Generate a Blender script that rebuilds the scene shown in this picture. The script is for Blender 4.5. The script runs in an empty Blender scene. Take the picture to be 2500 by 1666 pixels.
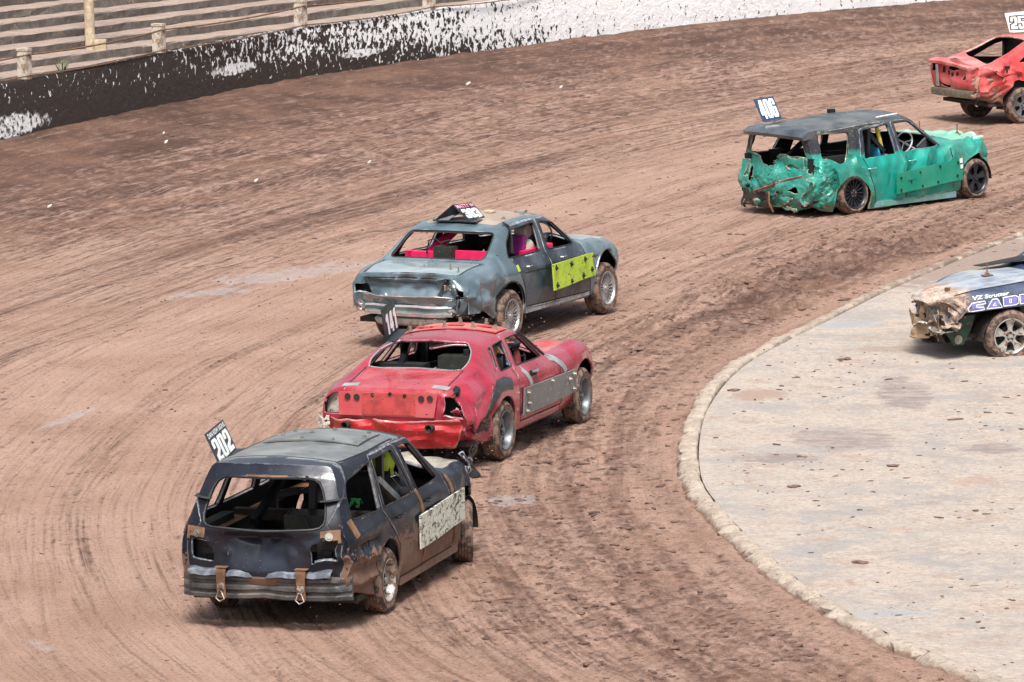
import bpy, bmesh, math, random
import numpy as np
from mathutils import Vector, Matrix
from mathutils.bvhtree import BVHTree
random.seed(7); RNG=np.random.default_rng(11)
scene=bpy.context.scene; COL=scene.collection
R=math.radians
# ------------------------------------------------------------------ camera
CAMP=Vector((0,0,9.5638)); FW=Vector((0,.99055103,-.13714463)); RT=Vector((.99985822,-.00230931,-.01667941)); UP=Vector((.01683851,.13712519,.9904106))
cd=bpy.data.cameras.new('camera'); cam=bpy.data.objects.new('camera',cd); COL.objects.link(cam)
cd.sensor_width=36; cd.lens=13500.29/2500*36; cd.clip_start=1; cd.clip_end=3000
mw=Matrix(((RT.x,UP.x,-FW.x,CAMP.x),(RT.y,UP.y,-FW.y,CAMP.y),(RT.z,UP.z,-FW.z,CAMP.z),(0,0,0,1)))
cam.matrix_world=mw; scene.camera=cam
# ------------------------------------------------------------------ light: bright overcast
SUN_EL,SUN_AZ=R(62),R(178)     # azimuth from +Y towards +X
world=bpy.data.worlds.new('World'); scene.world=world; world.use_nodes=True
wn=world.node_tree; bg=wn.nodes['Background']
sky=wn.nodes.new('ShaderNodeTexSky'); sky.sky_type='NISHITA'; sky.sun_disc=False
sky.sun_elevation=SUN_EL; sky.sun_rotation=SUN_AZ; sky.air_density=1.0; sky.dust_density=5.0; sky.ozone_density=1.0
hs=wn.nodes.new('ShaderNodeHueSaturation'); hs.inputs['Saturation'].default_value=.42
wn.links.new(sky.outputs[0],hs.inputs['Color']); wn.links.new(hs.outputs[0],bg.inputs[0]); bg.inputs[1].default_value=.10
sl=bpy.data.lights.new('sun','SUN'); sl.energy=2.6; sl.angle=R(16); sl.color=(1,.96,.9)
so=bpy.data.objects.new('sun',sl); COL.objects.link(so)
sd=Vector((math.sin(SUN_AZ)*math.cos(SUN_EL),math.cos(SUN_AZ)*math.cos(SUN_EL),math.sin(SUN_EL)))
so.rotation_euler=sd.to_track_quat('Z','Y').to_euler()
vs=scene.view_settings; vs.view_transform='Standard'; vs.look='None'; vs.exposure=.75; vs.gamma=1
# ------------------------------------------------------------------ helpers
def tag(o,label=None,cat=None,group=None,kind=None):
    if label:o['label']=label
    if cat:o['category']=cat
    if group:o['group']=group
    if kind:o['kind']=kind
    return o
def add(name,me,mats,parent=None):
    o=bpy.data.objects.new(name,me); COL.objects.link(o)
    for m in (mats if isinstance(mats,(list,tuple)) else [mats]): me.materials.append(m)
    if parent is not None:o.parent=parent
    return o
def empty(name,loc=(0,0,0),rz=0):
    o=bpy.data.objects.new(name,None); COL.objects.link(o); o.location=loc; o.rotation_euler=(0,0,rz); o.empty_display_size=.3
    return o
class MB:
    """collects verts and faces of one mesh"""
    def __init__(s): s.v=[];s.f=[];s.m=[];s.cur=0
    def mesh(s,vs,fs):
        b=len(s.v); s.v+= [tuple(map(float,p)) for p in vs]; s.f+=[tuple(b+i for i in f) for f in fs]; s.m+=[s.cur]*len(fs); return s
    def box(s,c,h,ax=None,taper=1.0):
        ax=ax or (Vector((1,0,0)),Vector((0,1,0)),Vector((0,0,1))); c=Vector(c);vs=[]
        for k in (-1,1):
            for i,j in ((-1,-1),(1,-1),(1,1),(-1,1)):
                t=taper if k>0 else 1
                vs.append(c+Vector(ax[0])*i*h[0]*t+Vector(ax[1])*j*h[1]*t+Vector(ax[2])*k*h[2])
        return s.mesh(vs,[(3,2,1,0),(4,5,6,7),(0,1,5,4),(1,2,6,5),(2,3,7,6),(3,0,4,7)])
    def tube(s,pts,r,n=8,closed=False,flat=None):
        pts=[Vector(p) for p in pts]; N=len(pts)
        if N<2:return s
        vs=[];fs=[];prev=None
        for i,p in enumerate(pts):
            if closed:t=(pts[(i+1)%N]-pts[i-1])
            else:t=pts[min(i+1,N-1)]-pts[max(i-1,0)]
            if t.length<1e-9:t=Vector((0,0,1))
            t.normalize()
            if prev is None:
                a=Vector((0,0,1)) if abs(t.z)<.9 else Vector((1,0,0)); u=t.cross(a).normalized()
            else:u=(prev-t*prev.dot(t)).normalized()
            prev=u;w=t.cross(u); rr=r[i] if isinstance(r,(list,tuple)) else r
            for k in range(n):
                an=2*math.pi*k/n; vs.append(p+u*math.cos(an)*rr+w*math.sin(an)*rr*(flat or 1))
        M=N if closed else N-1
        for i in range(M):
            for k in range(n):
                a=i*n+k;b=i*n+(k+1)%n;c=((i+1)%N)*n+(k+1)%n;d=((i+1)%N)*n+k
                fs.append((a,b,c,d))
        if not closed: fs.append(tuple(range(n-1,-1,-1)));fs.append(tuple((N-1)*n+k for k in range(n)))
        return s.mesh(vs,fs)
    def cyl(s,c,ax,r,h,n=16,r2=None):
        c=Vector(c);ax=Vector(ax).normalized()
        return s.tube([c-ax*h/2,c+ax*h/2],[r,r2 if r2 is not None else r],n)
    def bolt(s,c,n,r=.016,h=.03):
        n=Vector(n).normalized();s.cyl(Vector(c)+n*.004,n,r*1.7,.008,10);s.cyl(Vector(c)+n*(h/2),n,r,h,6);return s
    def ball(s,c,r,n=10,sc=(1,1,1)):
        vs=[];fs=[]
        m=n//2
        for i in range(m+1):
            th=math.pi*i/m
            for k in range(n):
                ph=2*math.pi*k/n; vs.append((c[0]+r*sc[0]*math.sin(th)*math.cos(ph),c[1]+r*sc[1]*math.sin(th)*math.sin(ph),c[2]+r*sc[2]*math.cos(th)))
        for i in range(m):
            for k in range(n): fs.append((i*n+k,(i+1)*n+k,(i+1)*n+(k+1)%n,i*n+(k+1)%n))
        return s.mesh(vs,fs)
    def lathe(s,prof,c,n=32,axis='y',flip=False):
        """prof: list of (radius, offset along axis)"""
        vs=[];fs=[]
        for r,h in prof:
            for k in range(n):
                a=2*math.pi*k/n; vs.append((c[0]+r*math.cos(a),c[1]+h,c[2]+r*math.sin(a)))
        for i in range(len(prof)-1):
            for k in range(n):
                q=(i*n+k,i*n+(k+1)%n,(i+1)*n+(k+1)%n,(i+1)*n+k); fs.append(q[::-1] if flip else q)
        return s.mesh(vs,fs)
    def poly(s,pts,th,nrm):
        """extruded polygon"""
        pts=[Vector(p) for p in pts];nrm=Vector(nrm);n=len(pts)
        vs=pts+[p+nrm*th for p in pts]
        fs=[tuple(range(n-1,-1,-1)),tuple(range(n,2*n))]+[(i,(i+1)%n,n+(i+1)%n,n+i) for i in range(n)]
        return s.mesh(vs,fs)
    def me(s,name,smooth=35):
        me=bpy.data.meshes.new(name); me.from_pydata(s.v,[],s.f); me.update()
        for i,p in enumerate(me.polygons): p.material_index=s.m[i]
        bm=bmesh.new();bm.from_mesh(me);bmesh.ops.remove_doubles(bm,verts=bm.verts,dist=1e-5);bmesh.ops.recalc_face_normals(bm,faces=bm.faces);bm.to_mesh(me);bm.free()
        if smooth:
            me.shade_smooth(); me.set_sharp_from_angle(angle=R(smooth))
        return me
    def build(s,name,mats,parent=None,smooth=35): return add(name,s.me(name,smooth),mats,parent)
def npmesh(name,V,F,smooth=True):
    me=bpy.data.meshes.new(name); me.vertices.add(len(V)); me.vertices.foreach_set('co',np.asarray(V,np.float32).ravel())
    F=np.asarray(F,np.int32); n=F.shape[1]; me.loops.add(F.size); me.loops.foreach_set('vertex_index',F.ravel())
    me.polygons.add(len(F)); me.polygons.foreach_set('loop_start',np.arange(0,F.size,n,dtype=np.int32)); me.polygons.foreach_set('loop_total',np.full(len(F),n,np.int32))
    me.update(calc_edges=True); me.validate()
    if smooth: me.shade_smooth()
    return me
# ---- numpy noise
def vnoise(x,y,seed=0,z=None):
    def h(i,j,k=0):
        n=(i*374761393+j*668265263+k*2147483647+seed*974634777)&0xffffffff
        n=((n^(n>>13))*1274126177)&0xffffffff
        return ((n^(n>>16))&0xffff)/65535.
    x=np.asarray(x,float);y=np.asarray(y,float);xi=np.floor(x).astype(np.int64);yi=np.floor(y).astype(np.int64);fx=x-xi;fy=y-yi
    fx=fx*fx*(3-2*fx);fy=fy*fy*(3-2*fy)
    if z is None:
        return (h(xi,yi)*(1-fx)+h(xi+1,yi)*fx)*(1-fy)+(h(xi,yi+1)*(1-fx)+h(xi+1,yi+1)*fx)*fy
    z=np.asarray(z,float);zi=np.floor(z).astype(np.int64);fz=z-zi;fz=fz*fz*(3-2*fz)
    a=(h(xi,yi,zi)*(1-fx)+h(xi+1,yi,zi)*fx)*(1-fy)+(h(xi,yi+1,zi)*(1-fx)+h(xi+1,yi+1,zi)*fx)*fy
    b=(h(xi,yi,zi+1)*(1-fx)+h(xi+1,yi,zi+1)*fx)*(1-fy)+(h(xi,yi+1,zi+1)*(1-fx)+h(xi+1,yi+1,zi+1)*fx)*fy
    return a*(1-fz)+b*fz
def fbm(x,y,oct=4,seed=0):
    s=0;a=.5;t=0
    for o in range(oct): s=s+a*vnoise(x*2**o+o*17.3,y*2**o-o*9.1,seed+o);t+=a;a*=.5
    return s/t
def sstep(a,b,x):
    t=np.clip((x-a)/(b-a),0,1);return t*t*(3-2*t)
# ------------------------------------------------------------------ materials
class NT:
    def __init__(s,name):
        s.m=bpy.data.materials.new(name);s.m.use_nodes=True;s.t=s.m.node_tree;s.n=s.t.nodes;s.b=s.n['Principled BSDF'];s.out=s.n['Material Output'];s.tc=s.n.new('ShaderNodeTexCoord')
    def lk(s,a,b): s.t.links.new(a,b)
    def put(s,sock,v):
        if hasattr(v,'links') or isinstance(v,bpy.types.NodeSocket): s.lk(v,sock)
        elif isinstance(v,(tuple,list)): sock.default_value=tuple(v)+((1,) if len(v)==3 and len(sock.default_value)==4 else ())
        else: sock.default_value=v
    def obj(s): return s.tc.outputs['Object']
    def map(s,scale=(1,1,1),rot=(0,0,0),vec=None):
        n=s.n.new('ShaderNodeMapping');n.inputs['Scale'].default_value=scale;n.inputs['Rotation'].default_value=rot;s.lk(vec or s.obj(),n.inputs[0]);return n.outputs[0]
    def noise(s,scale,detail=4,rough=.55,vec=None,dist=0,out=0):
        n=s.n.new('ShaderNodeTexNoise');n.inputs['Scale'].default_value=scale;n.inputs['Detail'].default_value=detail;n.inputs['Roughness'].default_value=rough;n.inputs['Distortion'].default_value=dist
        s.lk(vec or s.obj(),n.inputs['Vector']);return n.outputs[out]
    def voro(s,scale,vec=None,feat='F1',out=0):
        n=s.n.new('ShaderNodeTexVoronoi');n.feature=feat;n.inputs['Scale'].default_value=scale;s.lk(vec or s.obj(),n.inputs['Vector']);return n.outputs[out]
    def math(s,op,a,b=0,c=None):
        n=s.n.new('ShaderNodeMath');n.operation=op;s.put(n.inputs[0],a);s.put(n.inputs[1],b)
        if c is not None:s.put(n.inputs[2],c)
        return n.outputs[0]
    def step(s,v,a,b,lo=0,hi=1):
        n=s.n.new('ShaderNodeMapRange');n.interpolation_type='SMOOTHSTEP';s.put(n.inputs[0],v);n.inputs[1].default_value=a;n.inputs[2].default_value=b;n.inputs[3].default_value=lo;n.inputs[4].default_value=hi;return n.outputs[0]
    def mix(s,f,a,b):
        n=s.n.new('ShaderNodeMix');n.data_type='RGBA';s.put(n.inputs[0],f);s.put(n.inputs[6],a);s.put(n.inputs[7],b);return n.outputs[2]
    def attr(s,name,out='Fac'):
        n=s.n.new('ShaderNodeAttribute');n.attribute_name=name;return n.outputs[out]
    def sep(s,v=None):
        n=s.n.new('ShaderNodeSeparateXYZ');s.lk(v or s.obj(),n.inputs[0]);return n.outputs
    def bump(s,h,strength=.3,dist=.02,nrm=None):
        n=s.n.new('ShaderNodeBump');n.inputs['Strength'].default_value=strength;n.inputs['Distance'].default_value=dist;s.lk(h,n.inputs['Height'])
        if nrm:s.lk(nrm,n.inputs['Normal'])
        s.lk(n.outputs[0],s.b.inputs['Normal']);return n.outputs[0]
    def set(s,**k):
        for a,v in k.items(): s.put(s.b.inputs[a.replace('_',' ')],v)
        return s.m
MUD=(.125,.072,.052); MUDL=(.27,.175,.13)
def plain(name,col,rough=.6,metal=0,mud=.35,noise=.25,bump=.2,bscale=30,mudcol=MUD):
    t=NT(name);c=t.mix(t.step(t.noise(9,5),.3,.7),[x*(1-noise) for x in col],[min(1,x*(1+noise)) for x in col])
    if mud>0:
        c=t.mix(t.step(t.noise(14,6,.65),.72-.4*mud,.78-.36*mud),c,t.mix(t.noise(30),mudcol,MUDL))
    t.bump(t.noise(bscale,5),bump,.01)
    return t.set(Base_Color=c,Roughness=rough,Metallic=metal)
def paint(name,base,base2=None,rough=.38,metal=.25,mud=.5,mudtop=.75,scr=.35,scrcol=(.55,.55,.52),dust=.25,dustcol=(.42,.35,.3),split=None,topcol=None,spots=.5,coat=.35,chip=0,chipcol=(.7,.72,.7),sfreq=1.,wear=0,wearcol=(.42,.38,.33),spec=.22):
    """car paint: tone patches, scrapes, dust, splashed mud that thins out upwards, second colour above 'split'"""
    t=NT(name);x,y,z=t.sep()
    base2=base2 or [c*.7 for c in base]
    c=t.mix(t.step(t.noise(2.2,4,dist=.6),.35,.65),base,base2)
    ro=rough
    if split is not None:
        zz=t.math('ADD',z,t.math('MULTIPLY',t.math('SUBTRACT',t.noise(5,3),.5),.12))
        c=t.mix(t.step(zz,split-.02,split+.03),c,t.mix(t.noise(6,4),topcol,[q*1.5 for q in topcol]))
    if chip>0:
        c=t.mix(t.step(t.noise(7,7,.7,dist=1.2),.70-.12*chip,.72-.12*chip),c,chipcol)
    # scrapes, long along the car
    s1=t.noise(9*sfreq,6,.72,vec=t.map((1.2,3,7),(0,.25,0)),dist=.7); s2=t.noise(17*sfreq,5,.7,vec=t.map((1,2,4.5),(0,-.4,0)),dist=1.)
    sm=t.math('MAXIMUM',t.step(s1,.70-.1*scr,.74-.1*scr),t.step(s2,.73-.1*scr,.755-.1*scr))
    c=t.mix(t.math('MULTIPLY',sm,.8),c,scrcol)
    s3=t.noise(6*sfreq,7,.75,vec=t.map((1.4,2.4,5),(0,.5,.2)),dist=1.3);c=t.mix(t.math('MULTIPLY',t.step(s3,.60,.64),.55*min(1,scr*1.6)),c,[q*.28+.004 for q in base])
    if wear>0:
        gp=t.n.new('ShaderNodeNewGeometry').outputs['Pointiness'];nz_=t.math('MULTIPLY',t.math('SUBTRACT',t.noise(30,4,.7),.5),.05)
        ed=t.step(t.math('ADD',gp,nz_),.535,.56);cv=t.step(t.math('ADD',gp,nz_),.475,.445)
        c=t.mix(t.math('MULTIPLY',ed,wear),c,t.mix(t.step(t.noise(11,4),.45,.6),wearcol,[q*1.9 if q<.5 else q for q in wearcol]));c=t.mix(t.math('MULTIPLY',cv,wear),c,(.045,.028,.022))
    # dust film
    d=t.math('MULTIPLY',t.step(t.noise(3.1,6,.65),.35,.75),dust); c=t.mix(d,c,dustcol)
    # mud
    h=t.step(z,mudtop,mudtop-.75)                     # more low down
    g=t.noise(6.5,8,.78,dist=.5); g2=t.noise(34,4,.65)
    mk=t.math('ADD',t.math('ADD',t.math('MULTIPLY',g,.75),t.math('MULTIPLY',g2,.3)),t.math('MULTIPLY',h,.42*mud))
    mk=t.step(mk,.80-.12*mud,.835-.12*mud)
    sp=t.math('MULTIPLY',t.step(t.voro(26,vec=t.map((1,1,.8))),.22*spots+.02,.12*spots),t.step(t.noise(3.3),.42,.6))
    mk=t.math('MAXIMUM',mk,sp)
    mc=t.mix(t.noise(12,5),MUD,MUDL)
    c=t.mix(t.math('MULTIPLY',mk,.92),c,mc)
    rr=t.math('MAXIMUM',t.math('MULTIPLY',mk,.85),t.math('ADD',rough,t.math('MULTIPLY',d,.5)))
    t.bump(t.math('ADD',t.math('MULTIPLY',t.noise(8,5),.5),t.math('MULTIPLY',mk,.5)),.35,.012)
    t.b.inputs['Specular IOR Level'].default_value=spec
    m=t.set(Base_Color=c,Roughness=rr,Metallic=t.math('MULTIPLY',t.math('SUBTRACT',1,mk),metal))
    t.put(t.b.inputs['Coat Weight'],t.math('MULTIPLY',t.math('SUBTRACT',1,mk),coat)); t.b.inputs['Coat Roughness'].default_value=.12
    return m
M={}
M['dark']=plain('bare_inner_metal',(.007,.007,.008),.8,0,0)
M['inner_brown']=plain('muddy_inner_metal',(.028,.019,.016),.85,0,.3)
M['rubber']=plain('muddy_tyre_rubber',(.060,.043,.036),.72,0,.70,.25,.4,40,(.135,.082,.062))
M['black']=plain('black_rubber',(.015,.015,.017),.5,0,.1)
M['blackpaint']=plain('black_painted_steel',(.014,.016,.02),.35,.3,.15)
M['alloy']=plain('scuffed_alloy',(.52,.53,.54),.38,.75,.35,.2,.2)
M['alloymud']=plain('muddy_alloy',(.46,.44,.41),.45,.5,.55,.2,.3)
M['darkalloy']=plain('dark_alloy',(.045,.05,.06),.35,.6,.25)
M['blackwheel']=plain('black_steel_wheel',(.03,.035,.04),.35,.4,.35)
M['bolt']=plain('zinc_bolt',(.4,.38,.33),.4,.8,.2)
M['rustbrown']=plain('rusty_flat_steel',(.19,.105,.058),.7,.2,.25,.4)
M['chrome']=plain('chrome',(.75,.77,.8),.12,1,.1,.05,0)
M['white']=plain('white_vinyl',(.8,.82,.82),.45,0,.0,.04,0)
M['boardblack']=plain('black_board',(.02,.025,.035),.4,0,.05)
M['boardblue']=plain('navy_board',(.02,.05,.11),.4,0,.05)
M['boardwhite']=plain('white_board',(.75,.76,.74),.45,0,.08,.05)
M['greytank']=plain('dark_green_grey_tank',(.028,.031,.026),.5,.1,.25)
M['greysteel']=plain('grey_steel',(.2,.22,.24),.4,.6,.3)
M['pink']=plain('pink_painted_steel',(.85,.025,.13),.4,.1,.05,.1)
M['palepink']=plain('pale_pink_lettering',(.85,.35,.42),.5,0,0,.1);M['purple']=plain('purple_pad',(.24,.015,.2),.5,0,0,.15)
M['foam']=plain('grey_foam',(.42,.39,.35),.8,0,.1,.1)
M['limehelmet']=plain('lime_green_panel',(.45,.62,.03),.4,0,.3,.15,.1,20,(.05,.07,.02))
M['greensuit']=plain('green_cloth',(.05,.3,.08),.8,0,.1,.3)
M['darksuit']=plain('dark_race_suit',(.02,.022,.028),.8,0,.1,.3)
M['redsuit']=plain('dark_red_race_suit',(.12,.012,.014),.8,0,.05,.6,.8,14)
M['glove']=plain('black_glove',(.022,.022,.03),.6,0,0,.3)
M['helmetdark']=plain('dark_helmet',(.015,.02,.03),.25,.1,0)
M['greentape']=plain('dark_green_gear',(.02,.13,.07),.5,0,0)
M['orange']=plain('orange_pad',(.85,.3,.03),.6,0,0)
M['blue']=plain('blue_webbing',(.04,.3,.5),.6,0,0)
M['yellow']=plain('yellow_foam',(.7,.55,.1),.7,0,.25)
M['greytape']=plain('grey_cloth_tape',(.30,.32,.33),.5,.1,.3,.15,.2)
M['blacktape']=plain('black_tape',(.04,.045,.05),.4,.1,.2,.3,.6,18)
M['redpart']=plain('faded_red_part',(.45,.06,.06),.5,.1,.25)
M['seatdark']=plain('dark_seat',(.02,.02,.022),.7,0,.1)
M['lightgrey']=plain('pale_muddy_panel',(.5,.48,.42),.6,0,.4)
M['creamwood']=plain('weathered_cream_timber',(.50,.41,.28),.8,0,.2,.25)
M['clothblack']=plain('black_webbing',(.02,.022,.026),.75,0,.1)
def splat_board(name,col,mcol=(.06,.045,.04),amt=.5):
    t=NT(name)
    a=t.noise(8.5,7,.78,vec=t.map((1,1,1.7),(0,.6,0)),dist=1.2);b=t.noise(40,4,.7,vec=t.map((1,1,1.6),(0,.7,0)));c2=t.noise(2.4,3)
    k=t.math('MAXIMUM',t.step(a,.64-.17*amt,.655-.17*amt),t.math('MULTIPLY',t.step(b,.60,.625),t.step(c2,.38,.5)))
    c=t.mix(k,t.mix(t.step(t.noise(4,4),.4,.7),col,[q*.82 for q in col]),mcol)
    t.bump(a,.2,.01)
    return t.set(Base_Color=c,Roughness=.55)
M['whiteboard']=splat_board('mud_flecked_white_panel',(.62,.64,.56),amt=.62)
M['limeboard']=splat_board('scratched_lime_panel',(.47,.64,.05),(.12,.13,.05),amt=.3)
M['greypanel']=splat_board('scratched_grey_panel',(.17,.175,.175),(.33,.33,.32),amt=.25)
# ------------------------------------------------------------------ ground
KERB=np.array([(19,100),(13.2,91.6),(9.9,85),(7.4,79.3),(5.3,74.2),(3.3,68.4),(2.5,65.7),(2.05,62.8),(1.87,60.7),(1.78,58.4),(1.83,56.6),(2.2,53.4),(2.8,50.1),(3.8,47.1),(5.6,43.2),(8.5,38.6),(13,34)],float)
def catmull(P,n):
    P=np.vstack([2*P[0]-P[1],P,2*P[-1]-P[-2]]);out=[]
    for i in range(1,len(P)-2):
        for t in np.linspace(0,1,n,endpoint=False):
            a,b,c,d=P[i-1:i+3];out.append(.5*((2*b)+(c-a)*t+(2*a-5*b+4*c-d)*t*t+(-a+3*b-3*c+d)*t**3))
    out.append(P[-2]);return np.array(out)
KC=catmull(KERB,8)
for _ in range(6): KC[1:-1]=.25*KC[:-2]+.5*KC[1:-1]+.25*KC[2:]
_seg=KC[1:]-KC[:-1];_sl=np.linalg.norm(_seg,axis=1);_cum=np.concatenate([[0],np.cumsum(_sl)])
def curve_coords(x,y):
    """signed distance d outside the kerb (track side positive) and arc length s"""
    best=np.full(x.shape,1e9);bs=np.zeros(x.shape);sg=np.zeros(x.shape)
    for i in range(len(_seg)):
        ax,ay=KC[i];dx,dy=_seg[i]/_sl[i];rx=x-ax;ry=y-ay
        t=np.clip(rx*dx+ry*dy,0,_sl[i]);ex=rx-t*dx;ey=ry-t*dy;dd=ex*ex+ey*ey;m=dd<best
        best=np.where(m,dd,best);bs=np.where(m,_cum[i]+t,bs);sg=np.where(m,np.sign(dx*ry-dy*rx),sg)
    return np.sqrt(best)*np.where(sg<=0,1,-1),bs
# wall base line
WALL=np.array([(-30,48),(-16,79),(-12.1,87),(-8.61,93.6),(-6.6,98.35),(-5.02,102.0),(-3.43,105.05),(.61,111.3),(5.76,117.1),(8.55,119.65),(10.92,121.4),(22,129),(45,140)],float)
WC=catmull(WALL,10)
def dist_poly(x,y,C):
    best=np.full(x.shape,1e9);sg=np.zeros(x.shape)
    for i in range(len(C)-1):
        d=C[i+1]-C[i];L=np.linalg.norm(d);d=d/L;rx=x-C[i][0];ry=y-C[i][1];t=np.clip(rx*d[0]+ry*d[1],0,L)
        ex=rx-t*d[0];ey=ry-t*d[1];q=ex*ex+ey*ey;m=q<best;best=np.where(m,q,best);sg=np.where(m,np.sign(d[0]*ry-d[1]*rx),sg)
    return np.sqrt(best)*np.where(sg>=0,-1,1)      # positive on the track side
def axis_pts(a,b,st,far,n):
    core=np.arange(a,b,st);lo=a-np.geomspace(st*3,far,n)[::-1];hi=b+np.geomspace(st*3,far,n);return np.concatenate([lo,core,hi])
def tracks():
    T=[]
    r=np.random.default_rng(5)
    for i in range(80):
        d0=r.choice([r.uniform(2.2,6.8),r.uniform(1.2,10.5)]);T.append((d0,r.uniform(-.06,.06) if i%5 else r.uniform(-.22,.22),r.uniform(.2,1.1),r.uniform(.04,.12),r.uniform(0,6),r.choice([r.uniform(.03,.06),r.uniform(.07,.12)]),r.uniform(.4,1.1),r.uniform(-5,60),r.uniform(22,60)))
    return T
TR=tracks()
def ground_fields(X,Y):
    d,s=curve_coords(X,Y);w=dist_poly(X,Y,WC)
    h=(fbm(X*.25,Y*.25,3,1)-.5)*.05+(fbm(X*4,Y*2.2,4,2)-.5)*.018
    churn=sstep(.1,.7,d)*sstep(3.6,1.6,d+ (fbm(X*.5,Y*.3,3,4)-.5)*2.4)
    ridg=1-np.abs(2*fbm(X*2.6+2*fbm(X,Y,2,6),Y*5.5,4,7)-1)
    lump=np.clip(fbm(X*6.5,Y*6.5,3,8)-.52,0,1)*3
    fine=np.clip(fbm(X*14,Y*9,3,9)-.5,0,1);h=h+churn*((ridg-.6)*.035+lump*.035*sstep(.4,.6,fbm(X*.8,Y*.5,3,10))+fine*.05)+fine*.012
    top=sstep(67,72,Y)*sstep(82,77,Y)*sstep(.1,.8,d)*sstep(3.3,1.2,d)      # churned heap by the far kerb
    h=h+sstep(.55,.0,d)*sstep(-.1,.02,d)*.075*fbm(X*2.2,Y*2.2,3,81)
    h=h+top*(np.clip(fbm(X*1.3,Y*1.3,4,12)-.42,0,1)*.30+lump*.07)
    dark=.26+churn*.20+top*.24+lump*churn*.25+(ridg-.6)*churn*-.35+fine*.9*(.4+churn)
    # soft bands along the racing line
    b1=fbm(s*.045,d*1.1,3,21);b2=fbm(s*.12,d*5.5,3,22);b3=fbm(s*.5,d*22,3,23)
    dark=dark+(b1-.5)*.60+(b2-.5)*.62*(1-.4*sstep(74,90,Y))+(b3-.5)*.45+(fbm(s*.25,d*9,2,24)-.5)*.30
    h=h+(b2-.5)*.012+(b3-.5)*.008
    rut=np.zeros_like(h);trd=np.zeros_like(h)
    for d0,sl,am,fr,ph,wd,st,s0,ln in TR:
        c=d0+sl*(s-30)*.5+am*np.sin(s*fr+ph)*.8
        for off in (0,):
            q=(d-c-off)/wd;e=sstep(s0,s0+4,s)*sstep(s0+ln+4,s0+ln,s)*st
            g=np.exp(-q*q*q*q)*e
            rut=rut+g*-.008+np.exp(-((np.abs(q)-1.35)/.35)**2)*e*.009
            trd=trd+g*(np.sin(s*46+np.abs(q)*2.2)>.1)*.9
            dark=dark+np.exp(-((np.abs(q)-1.1)/.25)**2)*e*.13-np.exp(-((np.abs(q)-1.6)/.3)**2)*e*.08
    h=h+rut+trd*-.004;dark=dark+trd*.04
    # outside dirt bank, loose and brown
    out=sstep(8.6,10.2,d+(fbm(s*.07,d*.8,3,31)-.5)*2.2)
    wallz=sstep(3.4,0,w);farz=sstep(11.5,6.5,w)
    ow=np.maximum(out*.6,farz)*sstep(4,7,d)*sstep(74,82,Y+X*.2)
    h=h+ow*((fbm(X*3,Y*2.4,4,33)-.5)*.07)+sstep(3.5,-.1,w)*.22*(w>-.6)
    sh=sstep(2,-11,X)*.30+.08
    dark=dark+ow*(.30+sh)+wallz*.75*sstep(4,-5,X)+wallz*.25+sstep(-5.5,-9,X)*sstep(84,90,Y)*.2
    gr=fbm(X*13,Y*8,3,41);dark=dark+(gr-.5)*.42*(1+ow*.8)+(fbm(X*30,Y*14,2,43)-.5)*.40*(1+ow*.6);gs=vnoise(X*17,Y*11,47)*sstep(.35,.6,fbm(X*.7,Y*.4,3,48));dark=dark+sstep(.80,.92,gs)*.5
    # long light dry swathe through the middle of the track
    light=np.exp(-((d-6.6)/1.6)**2)*sstep(95,60,Y)*.34+np.exp(-((d-9.2)/1.2)**2)*.16
    line=np.exp(-((d-6.25-.25*np.sin(s*.11))/.13)**2)*.38
    dark=dark-light-line*sstep(.3,.6,fbm(s*.2,d*0,2,44)+.1)
    for px,py,rx,ry,a in ((-.15,56.2,.7,1.5,.5),(5.6,84,1.6,1.6,.45),(-1.2,61.0,.9,2.4,.30),(.6,69.5,1.5,2.2,.25)):
        dark=dark+a*.35*np.exp(-((X-px)/rx)**2-((Y-py)/ry)**2)
    # wet patches, painted pale for the sky they reflect
    wet=np.zeros_like(h)
    for px,py,rx,ry,ang,a in ((-.02,57.0,.32,.42,0,1.1),(-.55,59.4,.10,1.3,.12,.7),(-3.0,76.4,.75,2.2,-.75,.85),(-4.1,74.3,.5,1.1,-.8,.8),(-5.15,63.3,.14,1.3,-.35,.8),(-1.35,70.9,.16,2.2,-.6,.7),(-4.3,49.4,.16,.8,.5,.7),(-.9,54.3,.2,.7,.4,.6),(-4.2,71.6,.5,.8,-.7,.5),(3.1,66.9,.2,.3,0,.8)):
        ca,sa=math.cos(ang),math.sin(ang);u=(X-px)*ca+(Y-py)*sa;v=-(X-px)*sa+(Y-py)*ca
        wet=np.maximum(wet,a*np.exp(-(u/rx)**2-(v/ry)**2)*(.35+1.1*fbm(X*7,Y*4,4,55)))
    wet=sstep(.36,.62,wet);h=h-wet*.006
    return d,s,w,h,np.clip(dark,0,1.02)+(fbm(X*8,Y*3.5,4,90)-.5)*.9*ow+(vnoise(X*14,Y*7,91)-.5)*.25*ow,wet
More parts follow.
